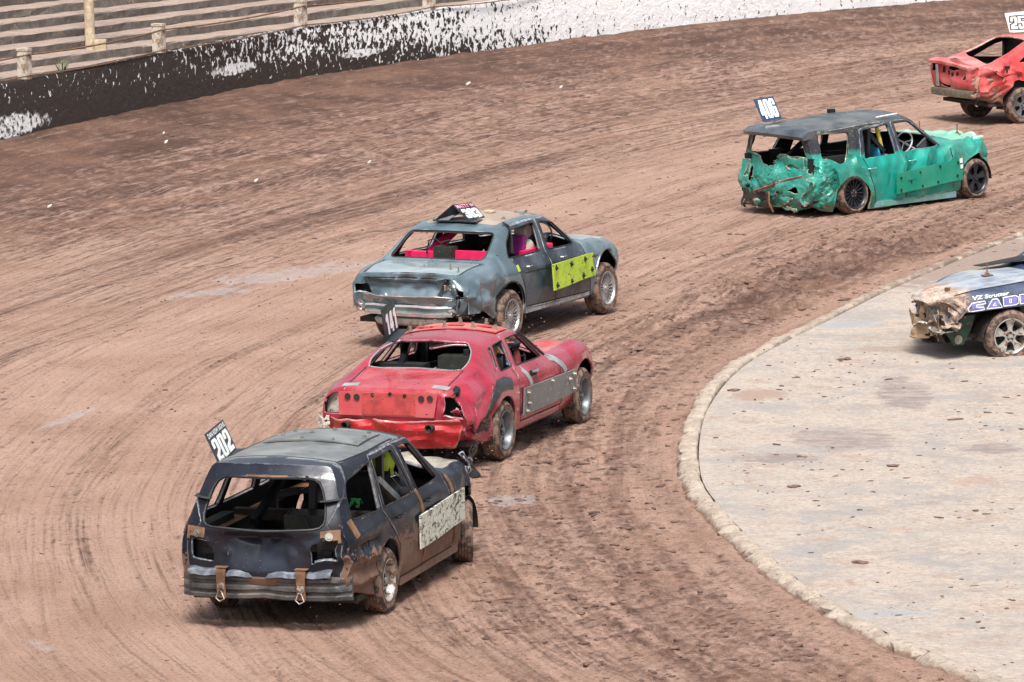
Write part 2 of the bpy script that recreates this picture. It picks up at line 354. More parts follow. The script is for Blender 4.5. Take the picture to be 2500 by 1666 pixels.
def make_ground():
    xs=axis_pts(-11.,13.5,.05,500,16);y1=np.arange(45.5,72,.055);y2=np.arange(72,104,.085);y3=np.arange(104,130,.2)
    ys=np.concatenate([45.5-np.geomspace(.4,400,14)[::-1],y1,y2,y3,130+np.geomspace(.6,900,14)])
    X,Y=np.meshgrid(xs,ys);d,s,w,h,dark,wet=ground_fields(X,Y)
    core=sstep(60,30,np.abs(X))*sstep(5,35,Y)*sstep(180,140,Y);h=h*core
    h=np.where(d<-.03,np.minimum(h,0)-.05,h)             # sheet passes under the infield slab
    h=np.where(w<-.3,-.02,h)
    V=np.stack([X,Y,h],-1).reshape(-1,3);nx,ny=len(xs),len(ys)
    i=np.arange(ny-1)[:,None]*nx+np.arange(nx-1)[None,:];F=np.stack([i,i+1,i+1+nx,i+nx],-1).reshape(-1,4)
    me=npmesh('dirt_track',V,F)
    for nm,a in (('dark',dark),('wet',wet),('across',d),('along',s)):
        at=me.attributes.new(nm,'FLOAT','POINT');at.data.foreach_set('value',a.ravel().astype(np.float32))
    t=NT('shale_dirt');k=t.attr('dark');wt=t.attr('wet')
    A=t.attr('across');S_=t.attr('along')
    def streak(sc,along,skew,seed):
        cv=t.n.new('ShaderNodeCombineXYZ');wob=t.math('MULTIPLY',t.math('SINE',t.math('ADD',t.math('MULTIPLY',S_,.13+.02*seed),seed)),.5)
        t.lk(t.math('ADD',t.math('ADD',A,t.math('MULTIPLY',S_,skew)),wob),cv.inputs[0]);t.lk(t.math('MULTIPLY',S_,along),cv.inputs[1]);cv.inputs[2].default_value=seed*7.3
        return t.noise(sc,3,.6,vec=cv.outputs[0])
    l1=streak(17,.012,0,1);l2=streak(24,.014,.05,2);l3=streak(20,.02,-.09,3)
    m1=t.step(streak(2.2,.05,0,4),.42,.58);m2=t.step(t.noise(.35,3),.45,.6)
    ln=t.math('ADD',t.math('MULTIPLY',t.math('SUBTRACT',l1,.5),m1),t.math('ADD',t.math('MULTIPLY',t.math('SUBTRACT',l2,.5),t.math('SUBTRACT',1.1,m1)),t.math('MULTIPLY',t.math('SUBTRACT',l3,.5),m2)))
    ln=t.math('MULTIPLY',ln,t.step(A,1.2,3.5,.35,1.25))
    gritd=t.step(t.noise(38,4,.75),.60,.66)
    k=t.math('ADD',t.math('ADD',k,t.math('MULTIPLY',ln,1.45)),t.math('MULTIPLY',gritd,.35))
    k=t.math('ADD',k,t.math('ADD',t.math('MULTIPLY',t.math('SUBTRACT',t.noise(26,6,.8,vec=t.map((1,.6,1))),.5),.9),t.math('MULTIPLY',t.math('SUBTRACT',t.noise(9,5,.8),.5),t.step(k,.5,.9,.15,.9))))
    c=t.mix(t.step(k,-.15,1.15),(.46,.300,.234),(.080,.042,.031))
    c=t.mix(t.step(t.noise(.6,4),.35,.75),c,t.mix(.5,c,(.28,.155,.105)))
    gn=t.noise(24,8,.9);c=t.mix(t.math('MULTIPLY',t.step(gn,.50,.40),.55),c,(.028,.016,.012));c=t.mix(t.math('MULTIPLY',t.step(gn,.54,.64),.30),c,(.50,.36,.29))
    chip=t.math('MULTIPLY',t.step(t.voro(9,vec=t.map((1,.5,1))),.10,.07),t.step(t.noise(1.3),.55,.62))
    c=t.mix(t.math('MULTIPLY',chip,.7),c,(.05,.03,.025))
    c=t.mix(t.math('MULTIPLY',wt,t.step(t.noise(9,6,.8),.35,.6,.15,.75)),c,(.42,.37,.355))  # wet patches mixed paler, sky reflection put into the colour
    ro=t.math('SUBTRACT',.88,t.math('MULTIPLY',wt,.45))
    t.bump(t.math('ADD',t.math('ADD',t.noise(14,7,.8),t.math('MULTIPLY',t.noise(50,4),.4)),t.math('MULTIPLY',ln,-1.1)),.9,.04)
    t.set(Base_Color=c,Roughness=ro);t.b.inputs['Specular IOR Level'].default_value=.25
    return tag(add('dirt_track',me,t.m),kind='structure')
ground=make_ground()
def make_infield():
    # slab polygon grid: rows across from the kerb inward
    n=520;S=np.linspace(0,_cum[-1],n);cx=np.interp(S,_cum,KC[:,0]);cy=np.interp(S,_cum,KC[:,1])
    tx=np.gradient(cx);ty=np.gradient(cy);L=np.hypot(tx,ty);nx_,ny_=-ty/L,tx/L      # inward normal: check sign
    sgn=1 if (nx_[n//2]>0) else -1
    D=np.concatenate([[.205,.215],np.arange(.26,6,.06),np.geomspace(6.1,16,50)])
    X=cx[:,None]+sgn*nx_[:,None]*D[None,:];Y=cy[:,None]+sgn*ny_[:,None]*D[None,:]
    h=.075+(fbm(X*.4,Y*.4,3,61)-.5)*.03+(fbm(X*5,Y*5,3,62)-.5)*.008+D[None,:]*.0
    V=np.stack([X,Y,h],-1).reshape(-1,3);m=len(D)
    i=np.arange(n-1)[:,None]*m+np.arange(m-1)[None,:];F=np.stack([i,i+1,i+1+m,i+m],-1).reshape(-1,4)
    me=npmesh('infield',V,F)
    bm=bmesh.new();bm.from_mesh(me)
    bmesh.ops.recalc_face_normals(bm,faces=bm.faces)
    if sum(f.normal.z for f in bm.faces)<0: bmesh.ops.reverse_faces(bm,faces=bm.faces)
    bm.to_mesh(me);bm.free();me.shade_smooth()
    t=NT('pale_concrete');x,y,z=t.sep()
    c=t.mix(t.step(t.noise(.9,6,.65),.35,.68),(.44,.375,.325),(.34,.305,.285))
    c=t.mix(t.step(t.noise(2.2,6,.75),.45,.62),c,(.45,.39,.335))
    c=t.mix(t.math('MULTIPLY',t.step(t.noise(1.7,7,.8,vec=t.map((.6,1,1))),.54,.62),.6),c,(.36,.25,.19))
    fine=t.math('MULTIPLY',t.step(t.noise(7,7,.82,dist=.6),.54,.60),t.step(t.noise(1.1),.4,.6))
    c=t.mix(t.math('MULTIPLY',fine,.7),c,(.28,.185,.14));c=t.mix(t.math('MULTIPLY',t.step(t.noise(15,8,.9),.51,.57),.6),c,(.20,.16,.135));c=t.mix(t.math('MULTIPLY',t.step(t.noise(13,8,.88),.48,.41),.5),c,(.60,.52,.43));c=t.mix(t.math('MULTIPLY',t.step(t.noise(.8,6,.75),.50,.62),.6),c,(.27,.265,.265));c=t.mix(t.math('MULTIPLY',t.step(t.noise(1.3,7,.8,vec=t.map((1,.8,1),(0,0,.6))),.57,.62),.55),c,(.33,.22,.165))
    c=t.mix(t.math('MULTIPLY',t.step(t.noise(40,4,.8),.6,.68),.35),c,(.25,.2,.17))
    def blob(px,py,rx,ry,e=1.0):
        dx=t.math('DIVIDE',t.math('SUBTRACT',x,px),rx);dy=t.math('DIVIDE',t.math('SUBTRACT',y,py),ry)
        q=t.math('ADD',t.math('MULTIPLY',dx,dx),t.math('MULTIPLY',dy,dy));q=t.math('ADD',q,t.math('MULTIPLY',t.math('SUBTRACT',t.noise(3.6,8,.8),.5),4.6))
        return t.step(q,1.0,.55)
    stain=t.math('MAXIMUM',t.math('MAXIMUM',blob(3.65,60.2,.62,.85),blob(4.55,63.6,.35,1.4)),t.math('MAXIMUM',blob(2.85,59,.5,.35),blob(5.2,59.4,.35,.4)))
    stain=t.math('MULTIPLY',stain,t.step(t.noise(4.2,8,.82,vec=t.map((.5,1,1),(0,0,.35))),.40,.56,.25,1));c=t.mix(t.math('MULTIPLY',stain,.9),c,t.mix(t.noise(20,6,.8),(.15,.115,.11),(.30,.25,.235)))
    near=blob(6.6,75.6,2.4,3.4); c=t.mix(t.math('MULTIPLY',near,.75),c,t.mix(t.noise(12,6,.8),(.16,.10,.08),(.34,.25,.20)));spl=blob(2.85,63.6,.35,.5);c=t.mix(t.math('MULTIPLY',spl,.6),c,(.30,.175,.125))
    wetp=t.math('MAXIMUM',blob(4.25,69.6,.5,.35),blob(3.4,49.9,.5,.2)); c=t.mix(t.math('MULTIPLY',wetp,.6),c,(.40,.40,.42))  # wet patches tinted grey-blue, reflected sky put into the colour
    car_shadow=blob(5.6,67.2,1.6,.3); c=t.mix(t.math('MULTIPLY',car_shadow,.5),c,(.28,.2,.16))  # shadow of the stopped car's nose painted onto the slab
    t.bump(t.math('ADD',t.noise(18,7,.8),t.math('MULTIPLY',t.noise(3,5),1.2)),.7,.03)
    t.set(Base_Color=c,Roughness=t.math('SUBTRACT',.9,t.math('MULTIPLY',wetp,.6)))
    return tag(add('infield',me,t.m),kind='structure')
infield=make_infield()
def make_kerb():
    mb=MB();s=2.0;r=random.Random(3)
    def P(s): return Vector((float(np.interp(s,_cum,KC[:,0])),float(np.interp(s,_cum,KC[:,1])),0))
    while s<_cum[-1]-2:
        L=r.uniform(.8,1.05);n=9;vs=[];dz=r.uniform(-.008,.01);do=r.uniform(-.012,.012)
        prof=[(.19,-.05),(.188,.085),(.17,.108),(.11,.112),(.045,.095),(.0,.05),(-.025,-.06)]   # inward positive
        for i in range(n+1):
            q=s+(L-.012)*i/n;p=P(q);t=(P(q+.05)-P(q-.05)).normalized();nn=Vector((-t.y,t.x,0))
            if nn.x<0 and abs(nn.x)>.3: nn=-nn
            if nn.dot(Vector((20,62,0))-p)<0: nn=-nn
            sh=.85 if i in (0,n) else 1
            for j,(o,z) in enumerate(prof):
                jit=(r.uniform(-.05,.035) if j>=4 else r.uniform(-.006,.006))*(1 if j else 0)
                zz=z+dz*(z>0)+r.uniform(-.006,.006)*(z>0)
                if z>0: zz*= (.62 if i in (0,n) else 1)
                vs.append(p+nn*(o+do+jit)+Vector((0,0,zz)))
        k=len(prof);fs=[(i*k+j,i*k+j+1,(i+1)*k+j+1,(i+1)*k+j) for i in range(n) for j in range(k-1)]
        fs+=[tuple(range(k)),tuple(n*k+j for j in range(k))[::-1]]
        mb.mesh(vs,fs);s+=L+.012
    t=NT('worn_kerb_stone')
    c=t.mix(t.step(t.noise(5,6,.7),.35,.7),(.60,.51,.42),(.44,.36,.29))
    x,y,z=t.sep();lo=t.step(t.math('ADD',z,t.math('MULTIPLY',t.math('SUBTRACT',t.noise(9,5),.5),.12)),.075,.035)
    c=t.mix(lo,c,(.3,.19,.14));far=t.step(t.math('ADD',y,t.math('MULTIPLY',t.noise(.8,4),6)),68,80)
    c=t.mix(t.math('MULTIPLY',far,t.step(t.noise(6,4),.25,.6)),c,(.25,.17,.13))
    c=t.mix(t.math('MULTIPLY',t.step(t.noise(11,7,.85),.53,.60),.65),c,(.24,.155,.12));c=t.mix(t.math('MULTIPLY',t.step(t.noise(3,6,.8),.52,.62),.5),c,(.30,.22,.175))
    t.bump(t.noise(16,7,.8),1.,.04);t.set(Base_Color=c,Roughness=.9)
    return tag(mb.build('kerb',t.m,smooth=50),kind='structure')
kerb=make_kerb()
# ------------------------------------------------------------------ wall, terrace, posts
def offs(C,o):
    t=np.gradient(C,axis=0);t/=np.linalg.norm(t,axis=1)[:,None];return C+np.stack([-t[:,1],t[:,0]],-1)*o
def wall_material():
    t=NT('mud_splashed_white_wall');x,y,z=t.sep()
    v=t.map((1,1,.8),(.0,.35,0))
    a=t.noise(10,3,.62,vec=v,dist=.4);b=t.noise(1.1,4,.6)
    # mud cover fades out along the wall, heavier towards its foot
    along=t.math('ADD',t.step(x,-9.5,2.0,.125,-.075),t.math('ADD',t.step(x,-6.5,-4.5,.05,0),t.step(x,-2.5,3,.03,-.06))); foot=t.step(z,.8,.15,0,1)
    fx=t.step(x,-3,3,1,.25)
    k=t.math('ADD',t.math('ADD',a,along),t.math('ADD',t.math('MULTIPLY',t.math('MULTIPLY',foot,fx),.17),t.math('MULTIPLY',t.math('SUBTRACT',b,.5),.22)))
    mk=t.step(k,.525,.55)
    def bare(px,pz,rx,rz):
        dx=t.math('DIVIDE',t.math('SUBTRACT',x,px),rx);dz=t.math('DIVIDE',t.math('SUBTRACT',z,pz),rz)
        q=t.math('ADD',t.math('MULTIPLY',dx,dx),t.math('MULTIPLY',dz,dz));return t.step(t.math('ADD',q,t.math('MULTIPLY',t.math('SUBTRACT',t.noise(6,5),.5),2.4)),1.1,.7)
    br=t.math('MAXIMUM',bare(-8.55,.42,.62,.2),t.math('MAXIMUM',bare(-5.05,.62,.36,.11),bare(-2.8,.52,.4,.08)))
    mk=t.math('MULTIPLY',mk,t.math('SUBTRACT',1,t.math('MULTIPLY',br,t.step(t.noise(11,4,.7),.62,.5))))
    w=t.mix(t.step(t.noise(3,5),.4,.7),(.92,.92,.94),(.86,.86,.88))
    c=t.mix(mk,w,t.mix(t.noise(14,6,.8),(.014,.008,.006),(.050,.030,.023)))
    t.bump(t.math('ADD',mk,t.math('ADD',t.math('MULTIPLY',t.noise(25,5,.8),.8),t.noise(7,4))),1.,.06)
    return t.set(Base_Color=c,Roughness=.8)
def make_wall():
    C=WC;n=len(C);F0=C;B=offs(C,.22);mb=MB();vs=[];H=1.15
    for i in range(n):
        f=F0[i];b=B[i]
        vs+=[(f[0],f[1],-.2),(f[0],f[1],H-.05),(f[0]+(b[0]-f[0])*.1,f[1]+(b[1]-f[1])*.1,H),(b[0],b[1],H),(b[0],b[1],-.2)]
    fs=[(i*5+j,i*5+j+1,(i+1)*5+j+1,(i+1)*5+j) for i in range(n-1) for j in range(4)]
    o=mb.mesh(vs,fs).build('boundary_wall',wall_material(),smooth=30)
    return tag(o,'low white track wall caked in dark mud at its left end','wall')
wall=make_wall()
concrete=None
def terrace():
    t=NT('weathered_terrace_concrete')
    x,y,z=t.sep()
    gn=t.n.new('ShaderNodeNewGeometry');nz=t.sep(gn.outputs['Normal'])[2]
    c=t.mix(t.step(t.noise(2.2,6,.7),.35,.7),(.27,.205,.17),(.36,.28,.235))                  # treads: paler, sandy tone
    r=t.mix(t.step(t.noise(4,6,.7),.35,.65),(.095,.08,.072),(.16,.135,.12))                # risers: darker concrete tone
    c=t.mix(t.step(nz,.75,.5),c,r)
    c=t.mix(t.math('MULTIPLY',t.step(t.noise(9,6,.75),.56,.64),.6),c,(.08,.07,.06))
    c=t.mix(t.math('MULTIPLY',t.step(t.noise(5,5,.75),.62,.68),.5),c,(.45,.36,.24))
    t.bump(t.noise(10,7,.7),.7,.04);t.set(Base_Color=c,Roughness=.92)
    dr=Vector((.573,.82,0)).normalized();nr=Vector((-.82,.573,0)).normalized();o=Vector((-9.4,102.2,0))
    mb=MB();vs=[];prof=[(-2.2,-.1),(-2.2,.16),(-.9,.17),(-.62,.175),(-.60,.33)]
    ri,td=.172,.62;z0=.33;q=-.60
    for k in range(15):
        prof+=[(q+.02,z0+.0),(q+td,z0+.01),(q+td,z0+.02)];z0+=ri;q+=td;prof+=[(q,z0-.02),(q+.02,z0)]
    prof=[p for i,p in enumerate(prof) if i==0 or p!=prof[i-1]]
    rr=random.Random(9);N=150;k=len(prof)
    for i in range(N+1):
        s=-22+i*.42
        for j,(a,z) in enumerate(prof):
            vs.append(o+dr*s+nr*(a+rr.uniform(-.012,.012)+ (.03*math.sin(s*.7+j))*.3)+Vector((0,0,z+rr.uniform(-.009,.009))))
    fs=[(i*k+j,(i+1)*k+j,(i+1)*k+j+1,i*k+j+1) for i in range(N) for j in range(k-1)]
    ob=mb.mesh(vs,fs).build('terrace_steps',t.m,smooth=0)
    tag(ob,'old concrete spectator terrace of long shallow steps behind the wall','terrace')
    return o,dr,nr
TO,TD,TN=terrace()
def post_mat():
    t=NT('flaking_white_post');c=t.mix(t.step(t.noise(9,5,.7),.45,.6),(.62,.56,.48),(.36,.24,.16));x,y,z=t.sep()
    c=t.mix(t.step(t.noise(22,4,.7),.58,.64),c,(.08,.05,.04));t.bump(t.noise(20),.5,.02);return t.set(Base_Color=c,Roughness=.85)
PM=post_mat()
WCx=offs(WC,.12)
def on_wall(x):
    i=int(np.argmin(np.abs(WCx[:,0]-x)));a,b=(WCx[i],WCx[i+1]) if WCx[i][0]<=x else (WCx[i-1],WCx[i]);f=(x-a[0])/(b[0]-a[0]);p=a+(b-a)*f;d=(b-a)/np.linalg.norm(b-a);return Vector((p[0],p[1],1.15)),Vector((d[0],d[1],0))
posts=[]
plab=['leftmost white concrete post with a green tuft at its foot','second white post standing on the mud dark stretch of wall','white post beside the speckled half mud half white wall','farthest white post on the clean bright stretch of wall']
for i,x in enumerate((-8.28,-6.27,-3.9,-1.52)):
    p,d=on_wall(x);nn=Vector((-d.y,d.x,0));e=empty('fence_post',p,math.atan2(d.y,d.x));H=.50
    mb=MB();mb.box((0,0,H/2-.03),(.075,.10,H/2+.03));mb.box((0,.0,H+.005),(.085,.11,.02))
    mb.build('post_shaft',PM,e,20)
    mb=MB();mb.box((.098,-.02,H/2-.03),(.022,.06,H/2+.0));mb.build('flange',PM,e,20)
    mb=MB();mb.cyl((0,-.11,H-.1),(0,1,0),.018,.06,8);mb.build('cable_clamp',M['bolt'],e)
    tag(e,plab[i],'post',group='posts along the wall top');posts.append((p,d,nn))
def cable(z,lab,r):
    mb=MB();pts=[]
    P0=[on_wall(x)[0] for x in (-12,-8.28,-6.27,-3.9,-1.52,.9,3.6,7)];
    for a,b in zip(P0[:-1],P0[1:]):
        for k in range(8):
            f=k/8;q=a.lerp(b,f);d=(b-a).normalized();nn=Vector((d.y,-d.x,0));pts.append(q+nn*.115+Vector((0,0,z-.10*4*f*(1-f)*.5)))
    mb.tube(pts,r,6);tag(mb.build('wire_cable',M['rustbrown']),lab,'cable')
cable(.42,'upper rusty wire rope strung between the wall posts',.016)
cable(.06,'lower rusty wire rope lying along the top of the wall',.012)
# pole on the terrace
pp=Vector((-8.0,106.0,.3));e=empty('lamp_pole',pp);tag(e,'tall cream wooden pole standing on the terrace with a block at its foot','pole')
MB().tube([(0,0,0),(-.02,0,2.5),(-.05,0,7)],[.10,.095,.085],14).build('pole_shaft',M['creamwood'],e)
MB().box((.20,-.1,.47),(.11,.1,.10)).build('footing_block',M['creamwood'],e,20)
# weed tuft
def tuft(c,lab,n=22,h=.3):
    r=random.Random(n);mb=MB()
    for i in range(n):
        a=r.uniform(0,6.28);l=r.uniform(.5,1)*h;w=.007;d=Vector((math.cos(a),math.sin(a),0));sd=Vector((-d.y,d.x,0));p0=Vector(c)+d*r.uniform(0,.04);p1=p0+d*l*.35+Vector((0,0,l*.7));p2=p0+d*l*.8+Vector((0,0,l*.85))
        mb.mesh([p0-sd*w,p0+sd*w,p1+sd*w*1.3,p1-sd*w*1.3,p2],[(0,1,2,3),(3,2,4)])
    t=NT('weed_leaf');t.set(Base_Color=t.mix(t.noise(20),(.06,.10,.03),(.12,.17,.06)),Roughness=.7)
    tag(mb.build('weed_tuft',t.m,smooth=0),lab,'weed')
p,d=on_wall(-7.75);tuft(p+Vector((0,.12,-.06)),'small green weed growing behind the wall beside the leftmost post')
# ------------------------------------------------------------------ car body toolkit
def pchip(V,t):
    """V (n,...) sampled at integers, monotone cubic blended with linear"""
    n=len(V);d=V[1:]-V[:-1];m=np.zeros_like(V)
    p=d[:-1]*d[1:];m[1:-1]=np.where(p>0,2*p/np.where(np.abs(d[:-1]+d[1:])<1e-9,1,d[:-1]+d[1:]),0);m[0]=d[0];m[-1]=d[-1]
    i=np.clip(t.astype(int),0,n-2);f=(t-i).reshape((-1,)+(1,)*(V.ndim-1));a,b=V[i],V[i+1]
    h=(2*f**3-3*f**2+1)*a+(f**3-2*f**2+f)*m[i]+(-2*f**3+3*f**2)*b+(f**3-f**2)*m[i+1]
    return .5*h+.5*(a+(b-a)*f)
def dens(V,du,axis_len):
    ts=[]
    for i in range(len(V)-1):
        n=max(2,int(round(axis_len[i]/du)));ts+=list(i+np.arange(n)/n)
    ts.append(len(V)-1);return np.array(ts)
def st(x,ys,zs,e,c,xb=None,mid=None):
    """one station: x of lower rows, widths rows0-4, heights rows0-4, edge (x,y,z), centre (x,z)"""
    xs=x if isinstance(x,(list,tuple)) else [x]*4+[xb if xb is not None else x]
    r=[(xs[k],ys[k],zs[k]) for k in range(5)]+[tuple(e)]
    mid=mid or ((e[0]+c[0])/2+.25*(c[0]-e[0]),e[1]*.52,e[2]+(c[1]-e[2])*.75)
    return r+[mid,(c[0],0,c[1])]
def loft_body(S,du=.045,sm=2):
    S=np.array(S,float)
    L=[np.linalg.norm(S[i+1]-S[i],axis=1).max() for i in range(len(S)-1)];ti=dens(S,du,L);G=pchip(S,ti)
    K=[np.linalg.norm(S[:,k+1]-S[:,k],axis=1).max() for k in range(7)];tk=dens(S[0],du,K);G=pchip(G.transpose(1,0,2),tk).transpose(1,0,2)
    k5=int(np.argmin(np.abs(tk-5)))
    for _ in range(sm):
        H=G.copy();H[1:-1]=.25*G[:-2]+.5*G[1:-1]+.25*G[2:];G=H.copy()
        H[:,1:-1]=.25*G[:,:-2]+.5*G[:,1:-1]+.25*G[:,2:];G=H
    G[:,-1,1]=0
    verts=[];faces=[]
    I,Kn=G.shape[:2]
    for sgn in (-1,1):
        b=len(verts);g=G.copy();g[:,:,1]*=sgn;verts+=g.reshape(-1,3).tolist()
        for i in range(I-1):
            for k in range(Kn-1):
                a=b+i*Kn+k;q=(a,a+1,a+Kn+1,a+Kn);faces.append(q)
    for end in (0,-1):
        Rg=G[end];r5=Rg[k5];side=Rg[:k5+1];top=Rg[k5:];z3=Rg[int(np.argmin(np.abs(tk-2.5)))][2]
        cols=[(q[0]-r5[0],q[1]/r5[1],q[2]-r5[2]) for q in top];cols=[(a,-u,c) for a,u,c in cols]+[(a,u,c) for a,u,c in cols[::-1][1:]]
        b=len(verts);m=len(cols)
        for p in side:
            w=min(1,max(0,(p[2]-z3)/max(.01,r5[2]-z3)));w=w*w
            for a,u,c in cols: verts.append([p[0]+a,p[1]*u,p[2]+c*w])
        for i in range(len(side)-1):
            for j in range(m-1):
                a=b+i*m+j;faces.append((a,a+1,a+m+1,a+m))
    bm=bmesh.new();vv=[bm.verts.new(v) for v in verts]
    for f in faces:
        try:bm.faces.new([vv[i] for i in f])
        except ValueError:pass
    bmesh.ops.remove_doubles(bm,verts=bm.verts,dist=.002)
    bmesh.ops.recalc_face_normals(bm,faces=bm.faces)
    bm.faces.layers.int.new('part')
    # make sure normals point outward
    s=sum((f.normal.dot(f.calc_center_median()-Vector((0,0,.5))))*f.calc_area() for f in bm.faces)
    if s<0:bmesh.ops.reverse_faces(bm,faces=bm.faces)
    return bm
def rpoly(pts,r=.05,n=3):
    out=[];N=len(pts)
    for i in range(N):
        p=Vector(pts[i][:2]);a=Vector(pts[i-1][:2]);b=Vector(pts[(i+1)%N][:2]);rr=pts[i][2] if len(pts[i])>2 else r
        da=(a-p);db=(b-p);ra=min(rr,da.length*.45);rb=min(rr,db.length*.45);A=p+da.normalized()*ra;B=p+db.normalized()*rb
        if rr<.008:out.append((p.x,p.y));continue
        for k in range(n+1):
            t=k/n;q=A*(1-t)**2+p*2*t*(1-t)+B*t*t;out.append((q.x,q.y))
    return out
def inpoly(x,y,P):
    c=False;n=len(P)
    for i in range(n):
        x1,y1=P[i-1];x2,y2=P[i]
        if (y1>y)!=(y2>y) and x<(x2-x1)*(y-y1)/(y2-y1)+x1:c=not c
    return c
AX={'xz':(0,2),'yz':(1,2),'xy':(0,1)}
def cut(bm,poly,ax,pred,mode='del',part=0,only=None):
    u,v=AX[ax];us=[p[0] for p in poly];vs_=[p[1] for p in poly];m=.01
    lo=(min(us)-m,min(vs_)-m);hi=(max(us)+m,max(vs_)+m);lay=bm.faces.layers.int['part'];fs=[]
    for f in bm.faces:
        c=f.calc_center_median()
        if not pred(c):continue
        if only is not None and f[lay] not in only:continue
        A=[q.co[u] for q in f.verts];B=[q.co[v] for q in f.verts]
        if max(A)<lo[0] or min(A)>hi[0] or max(B)<lo[1] or min(B)>hi[1]:continue
        fs.append(f)
    geom=set(fs)
    for f in fs:geom.update(f.edges);geom.update(f.verts)
    geom=list(geom);N=len(poly)
    for i in range(N):
        a=poly[i-1];b=poly[i];co=Vector((0,0,0));co[u]=a[0];co[v]=a[1];no=Vector((0,0,0));no[u]=b[1]-a[1];no[v]=-(b[0]-a[0])
        if no.length<1e-5:continue
        r=bmesh.ops.bisect_plane(bm,geom=geom,dist=.0005,plane_co=co,plane_no=no.normalized());geom=r['geom']
    sel=[f for f in geom if isinstance(f,bmesh.types.BMFace) and f.is_valid and (lambda c:inpoly(c[u],c[v],poly))(f.calc_center_median())]
    if mode=='del':bmesh.ops.delete(bm,geom=sel,context='FACES')
    else:
        for f in sel:f[lay]=part
    return sel
right=lambda c:c.y<-.3
left=lambda c:c.y>.3
def arch(cx,cz,rx,rz,n=14,zb=-.2):
    return [(cx-rx,zb)]+[(cx-rx*math.cos(math.pi*i/n),cz+rz*math.sin(math.pi*i/n)) for i in range(n+1)]+[(cx+rx,zb)]
def folds(P,freq,seed,n=5,warp=.25):
    """folded-sheet displacement field: sharp creases in random directions"""
    r=np.random.default_rng(seed);out=np.zeros((len(P),3))
    Q=P+warp*np.stack([vnoise(P[:,0]*3,P[:,1]*3,seed+k,P[:,2]*3)-.5 for k in range(3)],-1)
    for i in range(n):
        d=r.normal(size=3);d/=np.linalg.norm(d);ph=r.uniform(0,9);f=freq*r.uniform(.6,1.6)
        w=vnoise(P[:,0]*2.2,P[:,1]*2.2,seed+50+i,P[:,2]*2.2)
        tri=np.abs(((Q@d)*f+ph)%2-1)*2-1
        dv=r.normal(size=3);dv/=np.linalg.norm(dv);out+=tri[:,None]*dv[None,:]*(w[:,None]-.2)*1.3/n**.5
    return out
def boxw(P,lo,hi,soft=.15):
    w=np.ones(len(P))
    for k in range(3):
        w=w*sstep(lo[k]-soft,lo[k]+.001,P[:,k])*sstep(hi[k]+soft,hi[k]-.001,P[:,k])
    return w
